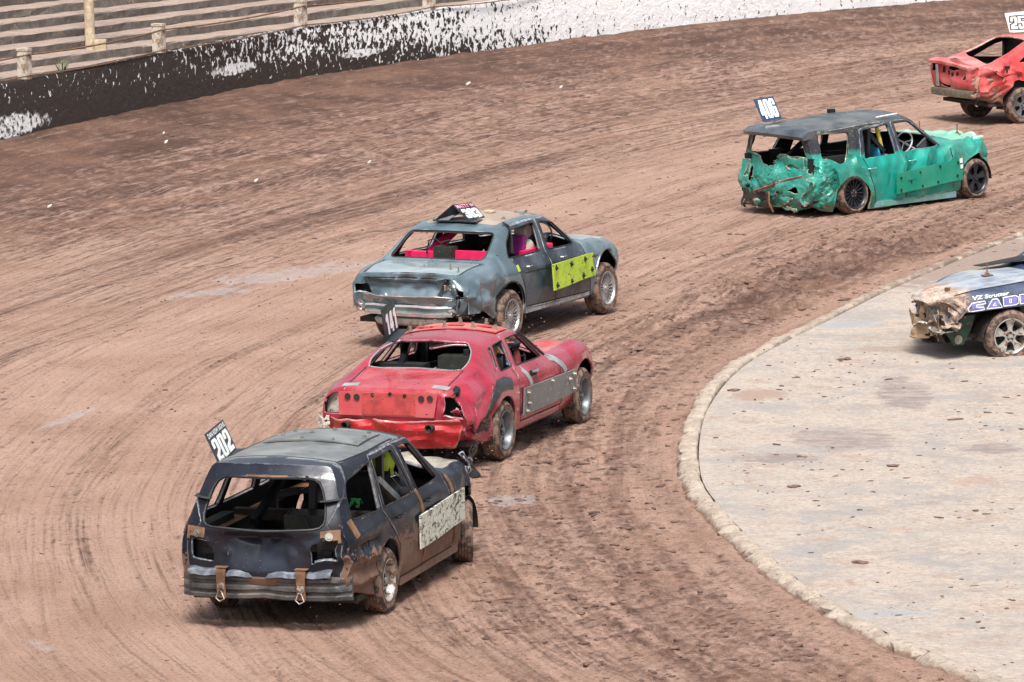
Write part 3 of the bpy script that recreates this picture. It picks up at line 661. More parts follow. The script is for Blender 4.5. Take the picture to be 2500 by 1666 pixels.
class Car:
    def __init__(s,name,label,cat,loc,yaw,S,roll=0,du=.045,sm=2,group='banger racing cars on the dirt track'):
        s.root=empty(name,(loc[0],loc[1],0),yaw);tag(s.root,label,cat,group);s.bm=loft_body(S,du,sm);s.roll=roll;s.seals=[]
    def window(s,poly,ax,pred,r=.05):
        P=rpoly(poly,r);cut(s.bm,P,ax,pred);return P
    def hole(s,poly,ax,pred): cut(s.bm,poly,ax,pred)
    def part(s,poly,ax,pred,pid,r=.03,only=(0,)): cut(s.bm,rpoly(poly,r),ax,pred,'tag',pid,only)
    def refine(s,pred,cuts=1):
        es=set()
        for f in s.bm.faces:
            if pred(f.calc_center_median()):es.update(f.edges)
        bmesh.ops.subdivide_edges(s.bm,edges=list(es),cuts=cuts,use_grid_fill=True)
    def displace(s,fn):
        s.bm.verts.ensure_lookup_table();P=np.array([v.co[:] for v in s.bm.verts]);D=fn(P)
        for v,d in zip(s.bm.verts,D):v.co+=Vector(d)
    def finish(s,names,mats,inner,thick=.022,rag=None,sharp=32):
        bm=s.bm;lay=bm.faces.layers.int['part']
        if s.roll:
            for v in bm.verts:v.co.z+=v.co.y*s.roll
        bm.normal_update();s.bvh=BVHTree.FromBMesh(bm)
        s.loops=[]
        parts={}
        for f in bm.faces:parts.setdefault(f[lay],[]).append(f)
        s.objs={}
        for pid,fs in parts.items():
            idx={};V=[];F=[]
            for f in fs:
                q=[]
                for v in f.verts:
                    if v.index not in idx:idx[v.index]=len(V);V.append(v.co[:])
                    q.append(idx[v.index])
                F.append(q)
            me=bpy.data.meshes.new(names.get(pid,'body'));me.from_pydata(V,[],F);me.update();me.shade_smooth();me.set_sharp_from_angle(angle=R(sharp))
            o=add(names.get(pid,'body'),me,[mats.get(pid,mats[0]),inner],s.root)
            md=o.modifiers.new('thickness','SOLIDIFY');md.thickness=thick;md.offset=-1;md.material_offset=1;md.material_offset_rim=0;md.use_even_offset=False
            s.objs[pid]=o
    def edge_trim(s,name,mat,r=.012,pred=None,parent=None):
        """thin seal along every free edge accepted by pred"""
        bm=s.bm;es=[e for e in bm.edges if len(e.link_faces)==1 and (pred is None or pred((e.verts[0].co+e.verts[1].co)/2))]
        nx={}
        for e in es:
            a,b=e.verts;nx.setdefault(a,[]).append(b);nx.setdefault(b,[]).append(a)
        seen=set()
        for v0 in list(nx):
            if v0 in seen:continue
            ch=[v0];seen.add(v0);cur=v0
            while True:
                c=[w for w in nx[cur] if w not in seen]
                if not c:break
                cur=c[0];seen.add(cur);ch.append(cur)
            if len(ch)>10:MB().tube([v.co for v in ch],r,5,closed=(v0 in nx[cur] and len(ch)>6)).build(name,mat,parent or s.root)
    def hit(s,ax,a,b,sgn=None):
        if ax=='r':o,d=Vector((a,-3,b)),Vector((0,1,0))
        elif ax=='l':o,d=Vector((a,3,b)),Vector((0,-1,0))
        elif ax=='b':o,d=Vector((-5,a,b)),Vector((1,0,0))
        elif ax=='f':o,d=Vector((5,a,b)),Vector((-1,0,0))
        else:o,d=Vector((a,b,4)),Vector((0,0,-1))
        h=s.bvh.ray_cast(o,d)
        if h[0] is None:return None
        n=h[1]
        if n.dot(d)>0:n=-n
        return h[0],n
    def strip(s,mb,ax,path,w,th=.004,step=.05,lift=0.0):
        P=[Vector(p) for p in path];Q=[P[0]]
        for a,b in zip(P[:-1],P[1:]):
            n=max(1,int((b-a).length/step))
            for i in range(1,n+1):Q.append(a.lerp(b,i/n))
        rows=[];last=None
        for i,p in enumerate(Q):
            t=(Q[min(i+1,len(Q)-1)]-Q[max(i-1,0)]).normalized();pn=Vector((-t.y,t.x));row=[]
            m=max(1,int(w/step))
            for j in range(m+1):
                q=p+pn*w*(j/m-.5);h=s.hit(ax,q.x,q.y)
                if h is None:row=None;break
                row.append((h[0]+h[1]*(th+lift),h[0]+h[1]*(-.004+lift)))
            if row:rows.append(row)
            else:
                if len(rows)>1:s._rows(mb,rows)
                rows=[]
        if len(rows)>1:s._rows(mb,rows)
    def _rows(s,mb,rows):
        m=len(rows[0]);n=len(rows);vs=[]
        for r in rows:vs+=[a for a,b in r]
        o=len(vs)
        for r in rows:vs+=[b for a,b in r]
        fs=[(i*m+j,i*m+j+1,(i+1)*m+j+1,(i+1)*m+j) for i in range(n-1) for j in range(m-1)]
        for i in range(n-1):
            fs+=[(i*m,(i+1)*m,o+(i+1)*m,o+i*m),(i*m+m-1,o+i*m+m-1,o+(i+1)*m+m-1,(i+1)*m+m-1)]
        for j in range(m-1):
            fs+=[(j,o+j,o+j+1,j+1),((n-1)*m+j,(n-1)*m+j+1,o+(n-1)*m+j+1,o+(n-1)*m+j)]
        mb.mesh(vs,fs)
    def panel(s,name,mat,ax,c4,th=.02,lift=.012,n=10,m=5):
        """quad panel bolted over the surface: follows it loosely (flat-ish)"""
        A,B,C,D=[Vector(p) for p in c4];rows=[]     # A->B top, D->C bottom
        pts={}
        for i in range(n+1):
            r=[]
            for j in range(m+1):
                u=i/n;v=j/m;q=(A.lerp(B,u)).lerp(D.lerp(C,u),v);h=s.hit(ax,q.x,q.y)
                r.append((q,h))
            rows.append(r)
        ok=[(q,h) for r in rows for q,h in r if h]
        # fit plane offset = a+bx+cy of hit coordinate along ray axis
        k={'r':1,'l':1,'b':0,'t':2,'f':0}[ax];Mx=np.array([[1,q.x,q.y,q.x*q.x,q.y*q.y] for q,h in ok]);y=np.array([h[0][k] for q,h in ok])
        Mx[:,3:]*=(ax=='t');co=np.linalg.lstsq(Mx,y,rcond=None)[0];sg={'r':-1,'l':1,'b':-1,'t':1,'f':1}[ax]
        res=y-Mx@co;mx=np.percentile(res*sg,88)
        def pt(q,off):
            val=co@np.array([1,q.x,q.y,q.x*q.x,q.y*q.y])+sg*(mx*.7+off)
            return {'r':Vector((q.x,val,q.y)),'l':Vector((q.x,val,q.y)),'b':Vector((val,q.x,q.y)),'f':Vector((val,q.x,q.y)),'t':Vector((q.x,q.y,val))}[ax]
        R2=[[(pt(q,lift+th+.006*math.sin(q.x*5+q.y*3)),pt(q,lift)) for q,h in r] for r in rows]
        mb=MB();s._rows(mb,R2);o=mb.build(name,mat,s.root,30);s._pt=pt;return o,(lambda x,y,off=0:pt(Vector((x,y)),lift+th+off))
def seg_rects():
    r=lambda a,b,c,d:[(a,b),(c,b),(c,d),(a,d)]
    return {'0':[r(0,.14,.4,.86),r(.6,.14,1,.86),[(.14,0),(.86,0),(1,.14),(0,.14)],[(0,.86),(1,.86),(.86,1),(.14,1)]],
 '1':[r(.4,0,.86,1),[(.4,1),(.1,.8),(.1,.62),(.4,.7)]],
 '2':[r(0,.62,.4,.86),[(0,.86),(1,.86),(.86,1),(.14,1)],r(.6,.5,1,.86),[(0,0),(.5,0),(.5,.24),(1,.46),(1,.5),(.6,.5),(0,.33)],r(.5,0,1,.2)],
 '3':[r(.6,.14,1,.86),[(0,.86),(1,.86),(.86,1),(.14,1)],r(0,.66,.4,.86),r(.25,.43,.6,.57),[(.14,0),(.86,0),(1,.14),(0,.14)],r(0,.14,.4,.34)],
 '4':[r(.5,0,.9,.2),r(0,.2,1,.42),r(.5,.42,.9,1),[(0,.42),(.34,.42),(.5,.66),(.5,1),(.36,1)]],
 '5':[r(0,.84,1,1),r(0,.43,.4,.84),r(.4,.43,.6,.6),r(.6,.14,1,.6),[(.14,0),(.86,0),(1,.14),(0,.14)],r(0,.14,.4,.34)],
 '6':[r(0,.14,.4,.86),[(0,.86),(1,.86),(.86,1),(.14,1)],r(.6,.66,1,.86),r(.6,.14,1,.57),r(.4,.43,.6,.57),[(.14,0),(.86,0),(1,.14),(0,.14)]],
 '8':[r(0,.14,.4,.86),r(.6,.14,1,.86),[(0,.86),(1,.86),(.86,1),(.14,1)],[(.14,0),(.86,0),(1,.14),(0,.14)],r(.4,.43,.6,.57)]}
GL=seg_rects()
def text_verts(txt,shear=0):
    cu=bpy.data.curves.new('lettering','FONT');cu.body=txt;cu.shear=shear;cu.offset=.02;ob=bpy.data.objects.new('lettering',cu);COL.objects.link(ob)
    bpy.context.view_layer.update();me=bpy.data.meshes.new_from_object(ob);V=[v.co.copy() for v in me.vertices];F=[tuple(p.vertices) for p in me.polygons]
    bpy.data.objects.remove(ob);bpy.data.meshes.remove(me)
    x0=min(v.x for v in V);x1=max(v.x for v in V);y0=min(v.y for v in V);y1=max(v.y for v in V)
    return [((v.x-x0)/(x1-x0),(v.y-y0)/(y1-y0)) for v in V],F
def number_board(par,corners,num,mat,nmat,box=(.06,.05,.94,.72),head=None,hbox=None,hmat=None,foot=True,slant=0,outline=None):
    """corners BL,BR,TL,TR in car coordinates; face towards the camera side (-y / rear)"""
    BL,BR,TL,TR=[Vector(c) for c in corners]
    def pt(u,v,off=0): return BL.lerp(BR,u).lerp(TL.lerp(TR,u),v)+N*off
    N=(BR-BL).cross(TL-BL).normalized()
    if N.y>0:N=-N
    mb=MB();n=4;vs=[pt(i/n,j/n,.0+.0) for i in range(n+1) for j in range(n+1)]+[pt(i/n,j/n,-.006) for i in range(n+1) for j in range(n+1)]
    o=(n+1)**2;fs=[];
    for i in range(n):
        for j in range(n):
            a=i*(n+1)+j;fs+=[(a,a+n+1,a+n+2,a+1),(o+a,o+a+1,o+a+n+2,o+a+n+1)]
    k=n+1
    for i in range(n):
        fs+=[(i,i+1,o+i+1,o+i),(n*k+i,o+n*k+i,o+n*k+i+1,n*k+i+1),(i*k,o+i*k,o+(i+1)*k,(i+1)*k),(i*k+n,(i+1)*k+n,o+(i+1)*k+n,o+i*k+n)]
    mb.mesh(vs,fs)
    if foot:
        d=(BR-BL);mb.box((BL+BR)/2+Vector((0,-.05,0)),(d.length/2,.06,.004),(d.normalized(),Vector((0,1,-.05)),Vector((0,0,1))))
    B=mb.build('number_board',mat,par,20)
    u0,v0,u1,v1=box;w=(u1-u0)/len(num);
    def glyphs(off,mt,grow,name):
        m2=MB()
        for i,ch in enumerate(num):
            for P in GL[ch]:
                cx=sum(p[0] for p in P)/len(P);cy=sum(p[1] for p in P)/len(P);Q=[]
                for x,y in P:
                    gx=x+(grow if x>cx else -grow);gy=y+(grow*.5 if y>cy else -grow*.5)
                    U=u0+w*i+w*.05+gx*w*.90+slant*(gy-.5)*(v1-v0);V=v0+gy*(v1-v0);Q.append(pt(U,V,off))
                m2.poly(Q,.0015,N)
        return m2.build(name,mt,B,0)
    if outline:
        glyphs(.002,outline,.17,'number_outline')
    glyphs(.0045,nmat,0,'number')
    if head:
        V,F=text_verts(head,.2 if slant else 0);a,b,c,d=hbox;m3=MB();m3.mesh([pt(a+x*(c-a),b+y*(d-b),.004) for x,y in V],F);m3.build('sign_lettering',hmat,B,0)
    return B,pt
def wheel(par,x,y,side,style,steer=0,R_=.31,W=.2,rimR=.2,rmat=None,tmat=None,camber=0):
    """axle along local y; side -1 = right (outer face at -y)"""
    e=MB();e.cyl((0,0,0),(0,1,0),.06,.12,12);h=e.build('wheel',M['dark'],par)
    h.location=(x,y,R_);h.rotation_euler=(R(camber),0,steer)
    hw=W/2;mb=MB();r=R_;k=rimR
    prof=[(k,-hw+.02),(k+.012,-hw),(k+.03,-hw-.004),(r-.045,-hw-.008),(r-.018,-hw+.012),(r-.004,-hw+.028)]
    g=[-.045,-.015,.015,.045]
    t=[];
    for q in g: t+=[(r,q-.011),(r-.008,q-.006),(r-.008,q+.002),(r,q+.006)]
    prof+=t+[(a,-b) for a,b in prof[::-1]]
    n=72;mb.lathe(prof,(0,0,0),n)
    mb.build('tyre',tmat or M['rubber'],h,40)
    rb=MB();s=side;o=s*(hw-.012)
    rb.lathe([(k+.006,s*(hw+.002)),(k-.004,s*(hw+.004)),(k-.014,s*(hw-.006)),(k-.022,s*(hw-.03)),(k-.028,s*(hw-.09)),(k-.06,s*(-hw+.03)),(k-.01,s*(-hw+.01))],(0,0,0),40)
    N=Vector((0,s,0))
    def spoke(a,r0,r1,w0,w1,d0,d1,th=.012):
        u=Vector((math.cos(a),0,math.sin(a)));v=Vector((-math.sin(a),0,math.cos(a)));P=[u*r0-v*w0+N*d0,u*r0+v*w0+N*d0,u*r1+v*w1+N*d1,u*r1-v*w1+N*d1]
        rb.mesh(P+[p-N*th for p in P],[(0,1,2,3),(7,6,5,4),(0,4,5,1),(1,5,6,2),(2,6,7,3),(3,7,4,0)])
    kk=k-.02;d=hw-.02
    if style=='multi':
        for i in range(20): spoke(2*math.pi*i/20,.062,kk,.006,.011,d-.012,d,.02)
        rb.cyl(N*(d-.02),N,.07,.03,24);rb.cyl(N*(d-.004),N,.028,.02,12)
    elif style=='lace':
        for i in range(16): spoke(2*math.pi*i/16,.055,kk,.004,.007,d-.02,d-.005,.02)
        rb.cyl(N*(d-.028),N,.062,.03,24);rb.cyl(N*(d-.012),N,.03,.02,12)
    elif style=='five':
        for i in range(5):
            a=2*math.pi*i/5+math.pi/2;spoke(a,.03,.10,.034,.026,d-.014,d-.012,.03);spoke(a,.10,kk+.004,.028,.066,d-.012,d-.002,.028)
        rb.cyl(N*(d-.03),N,.07,.035,24);rb.cyl(N*(d-.008),N,.022,.014,14)
    elif style=='holes':
        rb.lathe([(.0,s*(d-.035)),(.05,s*(d-.03)),(.075,s*(d-.03)),(.085,s*(d-.055)),(kk-.055,s*(d-.05))],(0,0,0),32)
        for i in range(10): spoke(2*math.pi*i/10,kk-.06,kk+.004,.022,.020,d-.05,d-.06,.006)
        rb.cyl(N*(d-.018),N,.032,.03,16)
    elif style=='slots':
        rb.lathe([(.0,s*(d-.018)),(.055,s*(d-.014)),(.095,s*(d-.010)),(.11,s*(d-.018))],(0,0,0),32)
        for i in range(8): spoke(2*math.pi*i/8,.105,kk+.004,.026,.034,d-.016,d-.004,.014)
        rb.cyl(N*(d-.006),N,.03,.02,16)
    nb=rb;rb.cur=1
    for i in range(5):
        a=2*math.pi*i/5+.3;nb.cyl(Vector((math.cos(a)*.045,0,math.sin(a)*.045))+N*(d-.006 if style in('five','slots') else d-.022),N,.010,.022,6)
    rb.build('rim',[rmat or M['alloy'],M['dark'] if style in('five','slots','multi') else M['bolt']],h,35)
    # brake drum behind
    bd=MB();bd.cyl((0,s*-.01,0),(0,1,0),.12,.05,20);bd.build('brake_disc',M['inner_brown'],h)
    return h
def chassis(car,x0,x1,w,z=.25,arches=((-1.35,.36),(1.35,.36)),top=.5,mat=None):
    """floor pan, inner wings, axles"""
    mb=MB();mb.box(((x0+x1)/2,0,z),((x1-x0)/2,w-.07,.03))
    for ax,ar in arches:
        for s in (-1,1):
            y0=s*(w-.30)
            pts=[(ax+ar*1.02*math.cos(math.pi*i/10),ar*1.0*math.sin(math.pi*i/10)+.27) for i in range(11)]
            vs=[(x,s*(w-.05),zz) for x,zz in pts]+[(x,y0,zz) for x,zz in pts];n=11
            mb.mesh(vs,[(i,i+1,n+i+1,n+i) for i in range(10)])
            mb.mesh([(x,y0,zz) for x,zz in pts],[tuple(range(11))])
        mb.tube([(ax,-w+.15,.30),(ax,w-.15,.30)],.035,8)
    mb.tube([(x0+.2,.25,z-.04),(x1-.3,.2,z-.04)],.03,8)
    return mb.build('floor_pan',mat or M['inner_brown'],car.root,30)
def cage(car,name,mat,bars,r=.022,square=False):
    for b in bars:
        mb=MB()
        if square:
            for p,q in zip(b[:-1],b[1:]):
                p=Vector(p);q=Vector(q);d=(q-p).normalized();u=d.cross(Vector((0,1,0)) if abs(d.y)<.9 else Vector((0,0,1))).normalized();mb.box((p+q)/2,((q-p).length/2,r,r),(d,u,d.cross(u)))
        else: mb.tube(b,r,8)
        mb.build(name,mat,car.root,30)
def steering(car,c,mat,r=.18,tilt=.5):
    mb=MB();c=Vector(c);u=Vector((0,1,0));v=Vector((math.sin(tilt)*-1*0+.35,0,.94)).normalized()
    mb.tube([c+u*math.cos(a)*r+v*math.sin(a)*r for a in np.linspace(0,2*math.pi,25)[:-1]],.013,6,closed=True)
    for a in (.3,2.84,4.71):mb.tube([c,c+u*math.cos(a)*r+v*math.sin(a)*r],.01,5)
    mb.tube([c,c+Vector((.4,0,-.2))],.018,6);return mb.build('steering_wheel',mat,car.root)
def seat(car,x,y,z,mat,h=.72):
    mb=MB()
    def slab(P,w,th):
        vs=[];
        for (a,b) in P:
            for yy in (-w,-w*.9,w*.9,w): vs.append((x+a,y+yy,z+b+(.04 if abs(yy)==w else 0)))
        n=4;fs=[(i*n+j,i*n+j+1,(i+1)*n+j+1,(i+1)*n+j) for i in range(len(P)-1) for j in range(3)];mb.mesh(vs,fs)
        mb.mesh([(a-.07,b,c-.03) for a,b,c in vs],[f[::-1] for f in fs])
    slab([(.45,.06),(.3,.03),(.05,0),(-.03,.05),(-.1,.3),(-.16,h*.8),(-.19,h)],.25,.06)
    o=mb.build('race_seat',mat,car.root,40);md=o.modifiers.new('t','SOLIDIFY');md.thickness=.04;return o
# ---- people
def skin_obj(name,chains,mat,parent=None,sub=2):
    """chains: list of lists of (x,y,z,r) ; first vertex of a chain may be an int index into the vertex list"""
    V=[];Rr=[];E=[]
    for ch in chains:
        prev=None
        for p in ch:
            if isinstance(p,int):prev=p;continue
            V.append(p[:3]);Rr.append(p[3]);i=len(V)-1
            if prev is not None:E.append((prev,i))
            prev=i
    me=bpy.data.meshes.new(name);me.from_pydata(V,E,[]);me.update();o=add(name,me,mat,parent)
    md=o.modifiers.new('skin','SKIN');md.use_smooth_shade=True
    sv=me.skin_vertices[0].data
    for i,r in enumerate(Rr):sv[i].radius=(r,r);sv[i].use_root=(i==0)
    s=o.modifiers.new('sub','SUBSURF');s.levels=sub;s.render_levels=sub
    return o
def helmet(par,c,mat,visor,fwd=(1,0,0),peak=None,extra=None):
    mb=MB();mb.ball(c,.15,20,(1.08,.88,1.0));h=mb.build('helmet',mat,par,60)
    mb=MB();C=Vector(c)
    vs=[];n=10
    for j in range(2):
        for i in range(n+1):
            a=-1.15+2.3*i/n;z=.045 if j else -.035;vs.append(C+Vector((math.cos(a)*.168,math.sin(a)*.139,z)))
    mb.mesh(vs,[(i,i+1,n+1+i+1,n+1+i) for i in range(n)]);v=mb.build('visor',visor,h,60)
    mb=MB();mb.box(C+Vector((.13,0,-.10)),(.05,.075,.04),taper=.8);mb.build('chin_bar',mat,h,60)
    if peak:
        mb=MB();mb.mesh([C+Vector(p) for p in ((.06,-.10,.13),(.06,.10,.13),(.27,.09,.11),(.27,-.09,.11),(.06,-.10,.118),(.06,.10,.118),(.27,.09,.10),(.27,-.09,.10))],[(0,1,2,3),(7,6,5,4),(0,3,7,4),(1,5,6,2),(3,2,6,7)]);mb.build('helmet_peak',peak,h,60)
    return h
def driver(loc,yaw,label,suit,hmat,hat,sit=(-.35,-.36),lean=0,hands=None,peak=None,rest=True,gl=None):
    """seated driver in car coordinates of the car at loc/yaw; hat = helmet centre"""
    e=empty('person',(loc[0],loc[1],0),yaw);tag(e,label,'person',None)
    x,y=sit;hx,hy,hz=hat;nk=(hx-.02,hy,hz-.16);sh=.19
    hands=hands or [(x+.50,y-.14,.92),(x+.50,y+.14,.92)]
    ch=[[(x,y,.42,.15),(x-.02,y,.60,.145),((x-.04+hx-.05)/2,(y+hy)/2,.78,.15),(hx-.07,hy,hz-.29,.14),(nk[0],nk[1],nk[2],.06),(hx,hy,hz-.04,.085),(hx,hy,hz+.05,.07)]]
    # legs
    for s in (-1,1): ch.append([0,(x+.12,y+s*.12,.42,.09),(x+.45,y+s*.14,.50,.075),(x+.72,y+s*.13,.42,.055),(x+.92,y+s*.12,.34,.05),(x+1.0,y+s*.12,.40,.035)])
    for k,s in enumerate((-1,1)):
        hx2,hy2,hz2=hands[k];S=(hx-.07,hy+s*sh,hz-.27);mid=[(S[0]+hx2)/2+(-.03),(S[1]+hy2)/2+s*.07,(S[2]+hz2)/2-.07]
        if hz2>hz-.05: mid=[(S[0]+hx2)/2+.08,(S[1]+hy2)/2+s*.05,(S[2]+hz2)/2-.04]
        ch.append([3,(S[0],S[1],S[2],.072),(S[0]*.6+mid[0]*.4,S[1]*.6+mid[1]*.4,S[2]*.6+mid[2]*.4,.06),(*mid,.052),(mid[0]*.4+hx2*.6,mid[1]*.4+hy2*.6,mid[2]*.4+hz2*.6,.045),(hx2,hy2,hz2,.034)])
    skin_obj('body',ch,suit,e)
    for k,s in enumerate((-1,1)):
        H=Vector(hands[k]);up=(hands[k][2]>hat[2]-.05)
        f=Vector((.2,0,.98)) if up else Vector((.75,-s*.25,.45));f.normalize();sd=Vector((0,1,0)) if not up else Vector((.95,0,-.2));sd=(sd-f*sd.dot(f)).normalized();nn=f.cross(sd)
        cc=[[(*(H-f*.03),.036),(*(H+f*.02),.036),(*(H+f*.05),.038)]]
        palm=H+f*.055
        for i,o in enumerate((-.033,-.011,.011,.033)):
            b=palm+sd*o+f*.03;l=(.075,.088,.083,.066)[i];cu=nn*(.022 if k else -.022)*(1.3)
            cc.append([2,(*(b-f*.008),.0125),(*(b+f*l*.42),.0115),(*(b+f*l*.75+cu*.8),.0105),(*(b+f*l*.85+cu*2.0),.009)])
        th=palm-sd*.034*s
        cc.append([1,(*(H+f*.025-sd*.035*s),.014),(*(H+f*.06-sd*.062*s+nn*.01),.0125),(*(H+f*.088-sd*.072*s+nn*.02),.010)])
        skin_obj('glove',cc,gl or M['glove'],e)
    helmet(e,hat,hmat,M['helmetdark'],peak=peak)
    return e
def handle(c,x,z,mat,w=.08):
    q=c.hit('r',x,z)
    if q:MB().tube([q[0]+Vector((-w,-.006,0)),q[0]+Vector((-w*.7,-.035,0)),q[0]+Vector((w*.7,-.035,.003)),q[0]+Vector((w,-.006,0))],.012,6).build('door_handle',mat,c.root)
def bonnet_pin(c,x,y):
    q=c.hit('t',x,y)
    if q:
        z=q[0].z;mb=MB();mb.tube([(x,y,z-.02),(x,y,z+.16)],.009,6);mb.cyl((x,y,z+.03),(0,0,1),.028,.025,8);mb.box((x,y,z+.012),(.06,.05,.006));mb.build('bonnet_pin',M['rustbrown'],c.root)
def interior(c,arch_,xb,xd,w=.70,dash=M['dark'],mat=M['dark']):
    x,l,y,h=arch_
    for s in (-1,1):
        MB().box((x,s*y,y and h+.48),(l,.06,h)).build('inner_wing',mat,c.root,20)
    MB().box((xb,0,.52),(.04,w,.26)).build('bulkhead',mat,c.root,20)
    MB().box((xd,0,.76),(.10,w,.13)).build('dashboard',dash,c.root,20)
# ================================================================== THE CARS
PB=(-1.6275,52.2986,1.2891);PR=(-.463,61.1763,1.219);PS=(-.1724,70.6104,1.119);PG=(5.5868,83.8469,.743);PF=(9.7103,96.6418,.45);PI=(6.8152,67.8149,3.6303)
def seams(c,name,ax,paths,w=.010,mat=None,lift=0):
    for p in paths:
        mb=MB();c.strip(mb,ax,p,w,.0025,.06,lift)
        if mb.v:mb.build(name,mat or M['dark'],c.root,30)
def bolts(c,ax,pts,r=.014,h=.03,name='bolt',mat=None):
    for p in pts:
        q=c.hit(ax,p[0],p[1])
        if q:MB().bolt(q[0]+q[1]*(p[2] if len(p)>2 else 0),q[1],r,h).build(name,mat or M['bolt'],c.root,30)
def rag_strips(name,mat,par,c,ext,n,size,seed,th=.006):
    """one torn, crushed sheet of metal: folded grid with a ragged outline"""
    r=np.random.default_rng(seed);c=np.array(c);ext=np.array(ext,float);nu,nv=22,18
    ax=np.argsort(-ext);e=np.zeros((3,3));e[0,ax[0]]=1;e[1,ax[1]]=1;e[2,ax[2]]=1
    U,Vv=np.meshgrid(np.linspace(-1,1,nu),np.linspace(-1,1,nv),indexing='ij')
    P=c+U[...,None]*e[0]*ext[ax[0]]+Vv[...,None]*e[1]*ext[ax[1]];P=P.reshape(-1,3)
    D=folds(P*1.0,9,seed,6,.3)*size*.42+folds(P,22,seed+3,5,.1)*size*.16;D+=(np.sin(U*3+seed)[...,None]*e[2]*ext[ax[2]]).reshape(-1,3)*.7
    P=P+D;keep=(fbm(U*2.3+seed,Vv*2.3,3,seed)+.22*(1-np.maximum(np.abs(U),np.abs(Vv))))>.47
    mb=MB();vs=P.tolist();fs=[]
    for i in range(nu-1):
        for j in range(nv-1):
            if keep[i,j]:
                a=i*nv+j;fs.append((a,a+nv,a+nv+1,a+1))
    # largest connected patch only
    par_={};
    def fd(x):
        while par_.setdefault(x,x)!=x:x=par_[x]
        return x
    for f in fs:
        for q in f[1:]:par_[fd(q)]=fd(f[0])
    cnt={}
    for f in fs:cnt[fd(f[0])]=cnt.get(fd(f[0]),0)+1
    best=max(cnt,key=cnt.get);fs=[f for f in fs if fd(f[0])==best];used=sorted({q for f in fs for q in f});mp={q:i for i,q in enumerate(used)}
    mb.mesh([vs[q] for q in used],[tuple(mp[q] for q in f) for f in fs]);o=mb.build(name,mat,par,18);md=o.modifiers.new('t','SOLIDIFY');md.thickness=th;return o
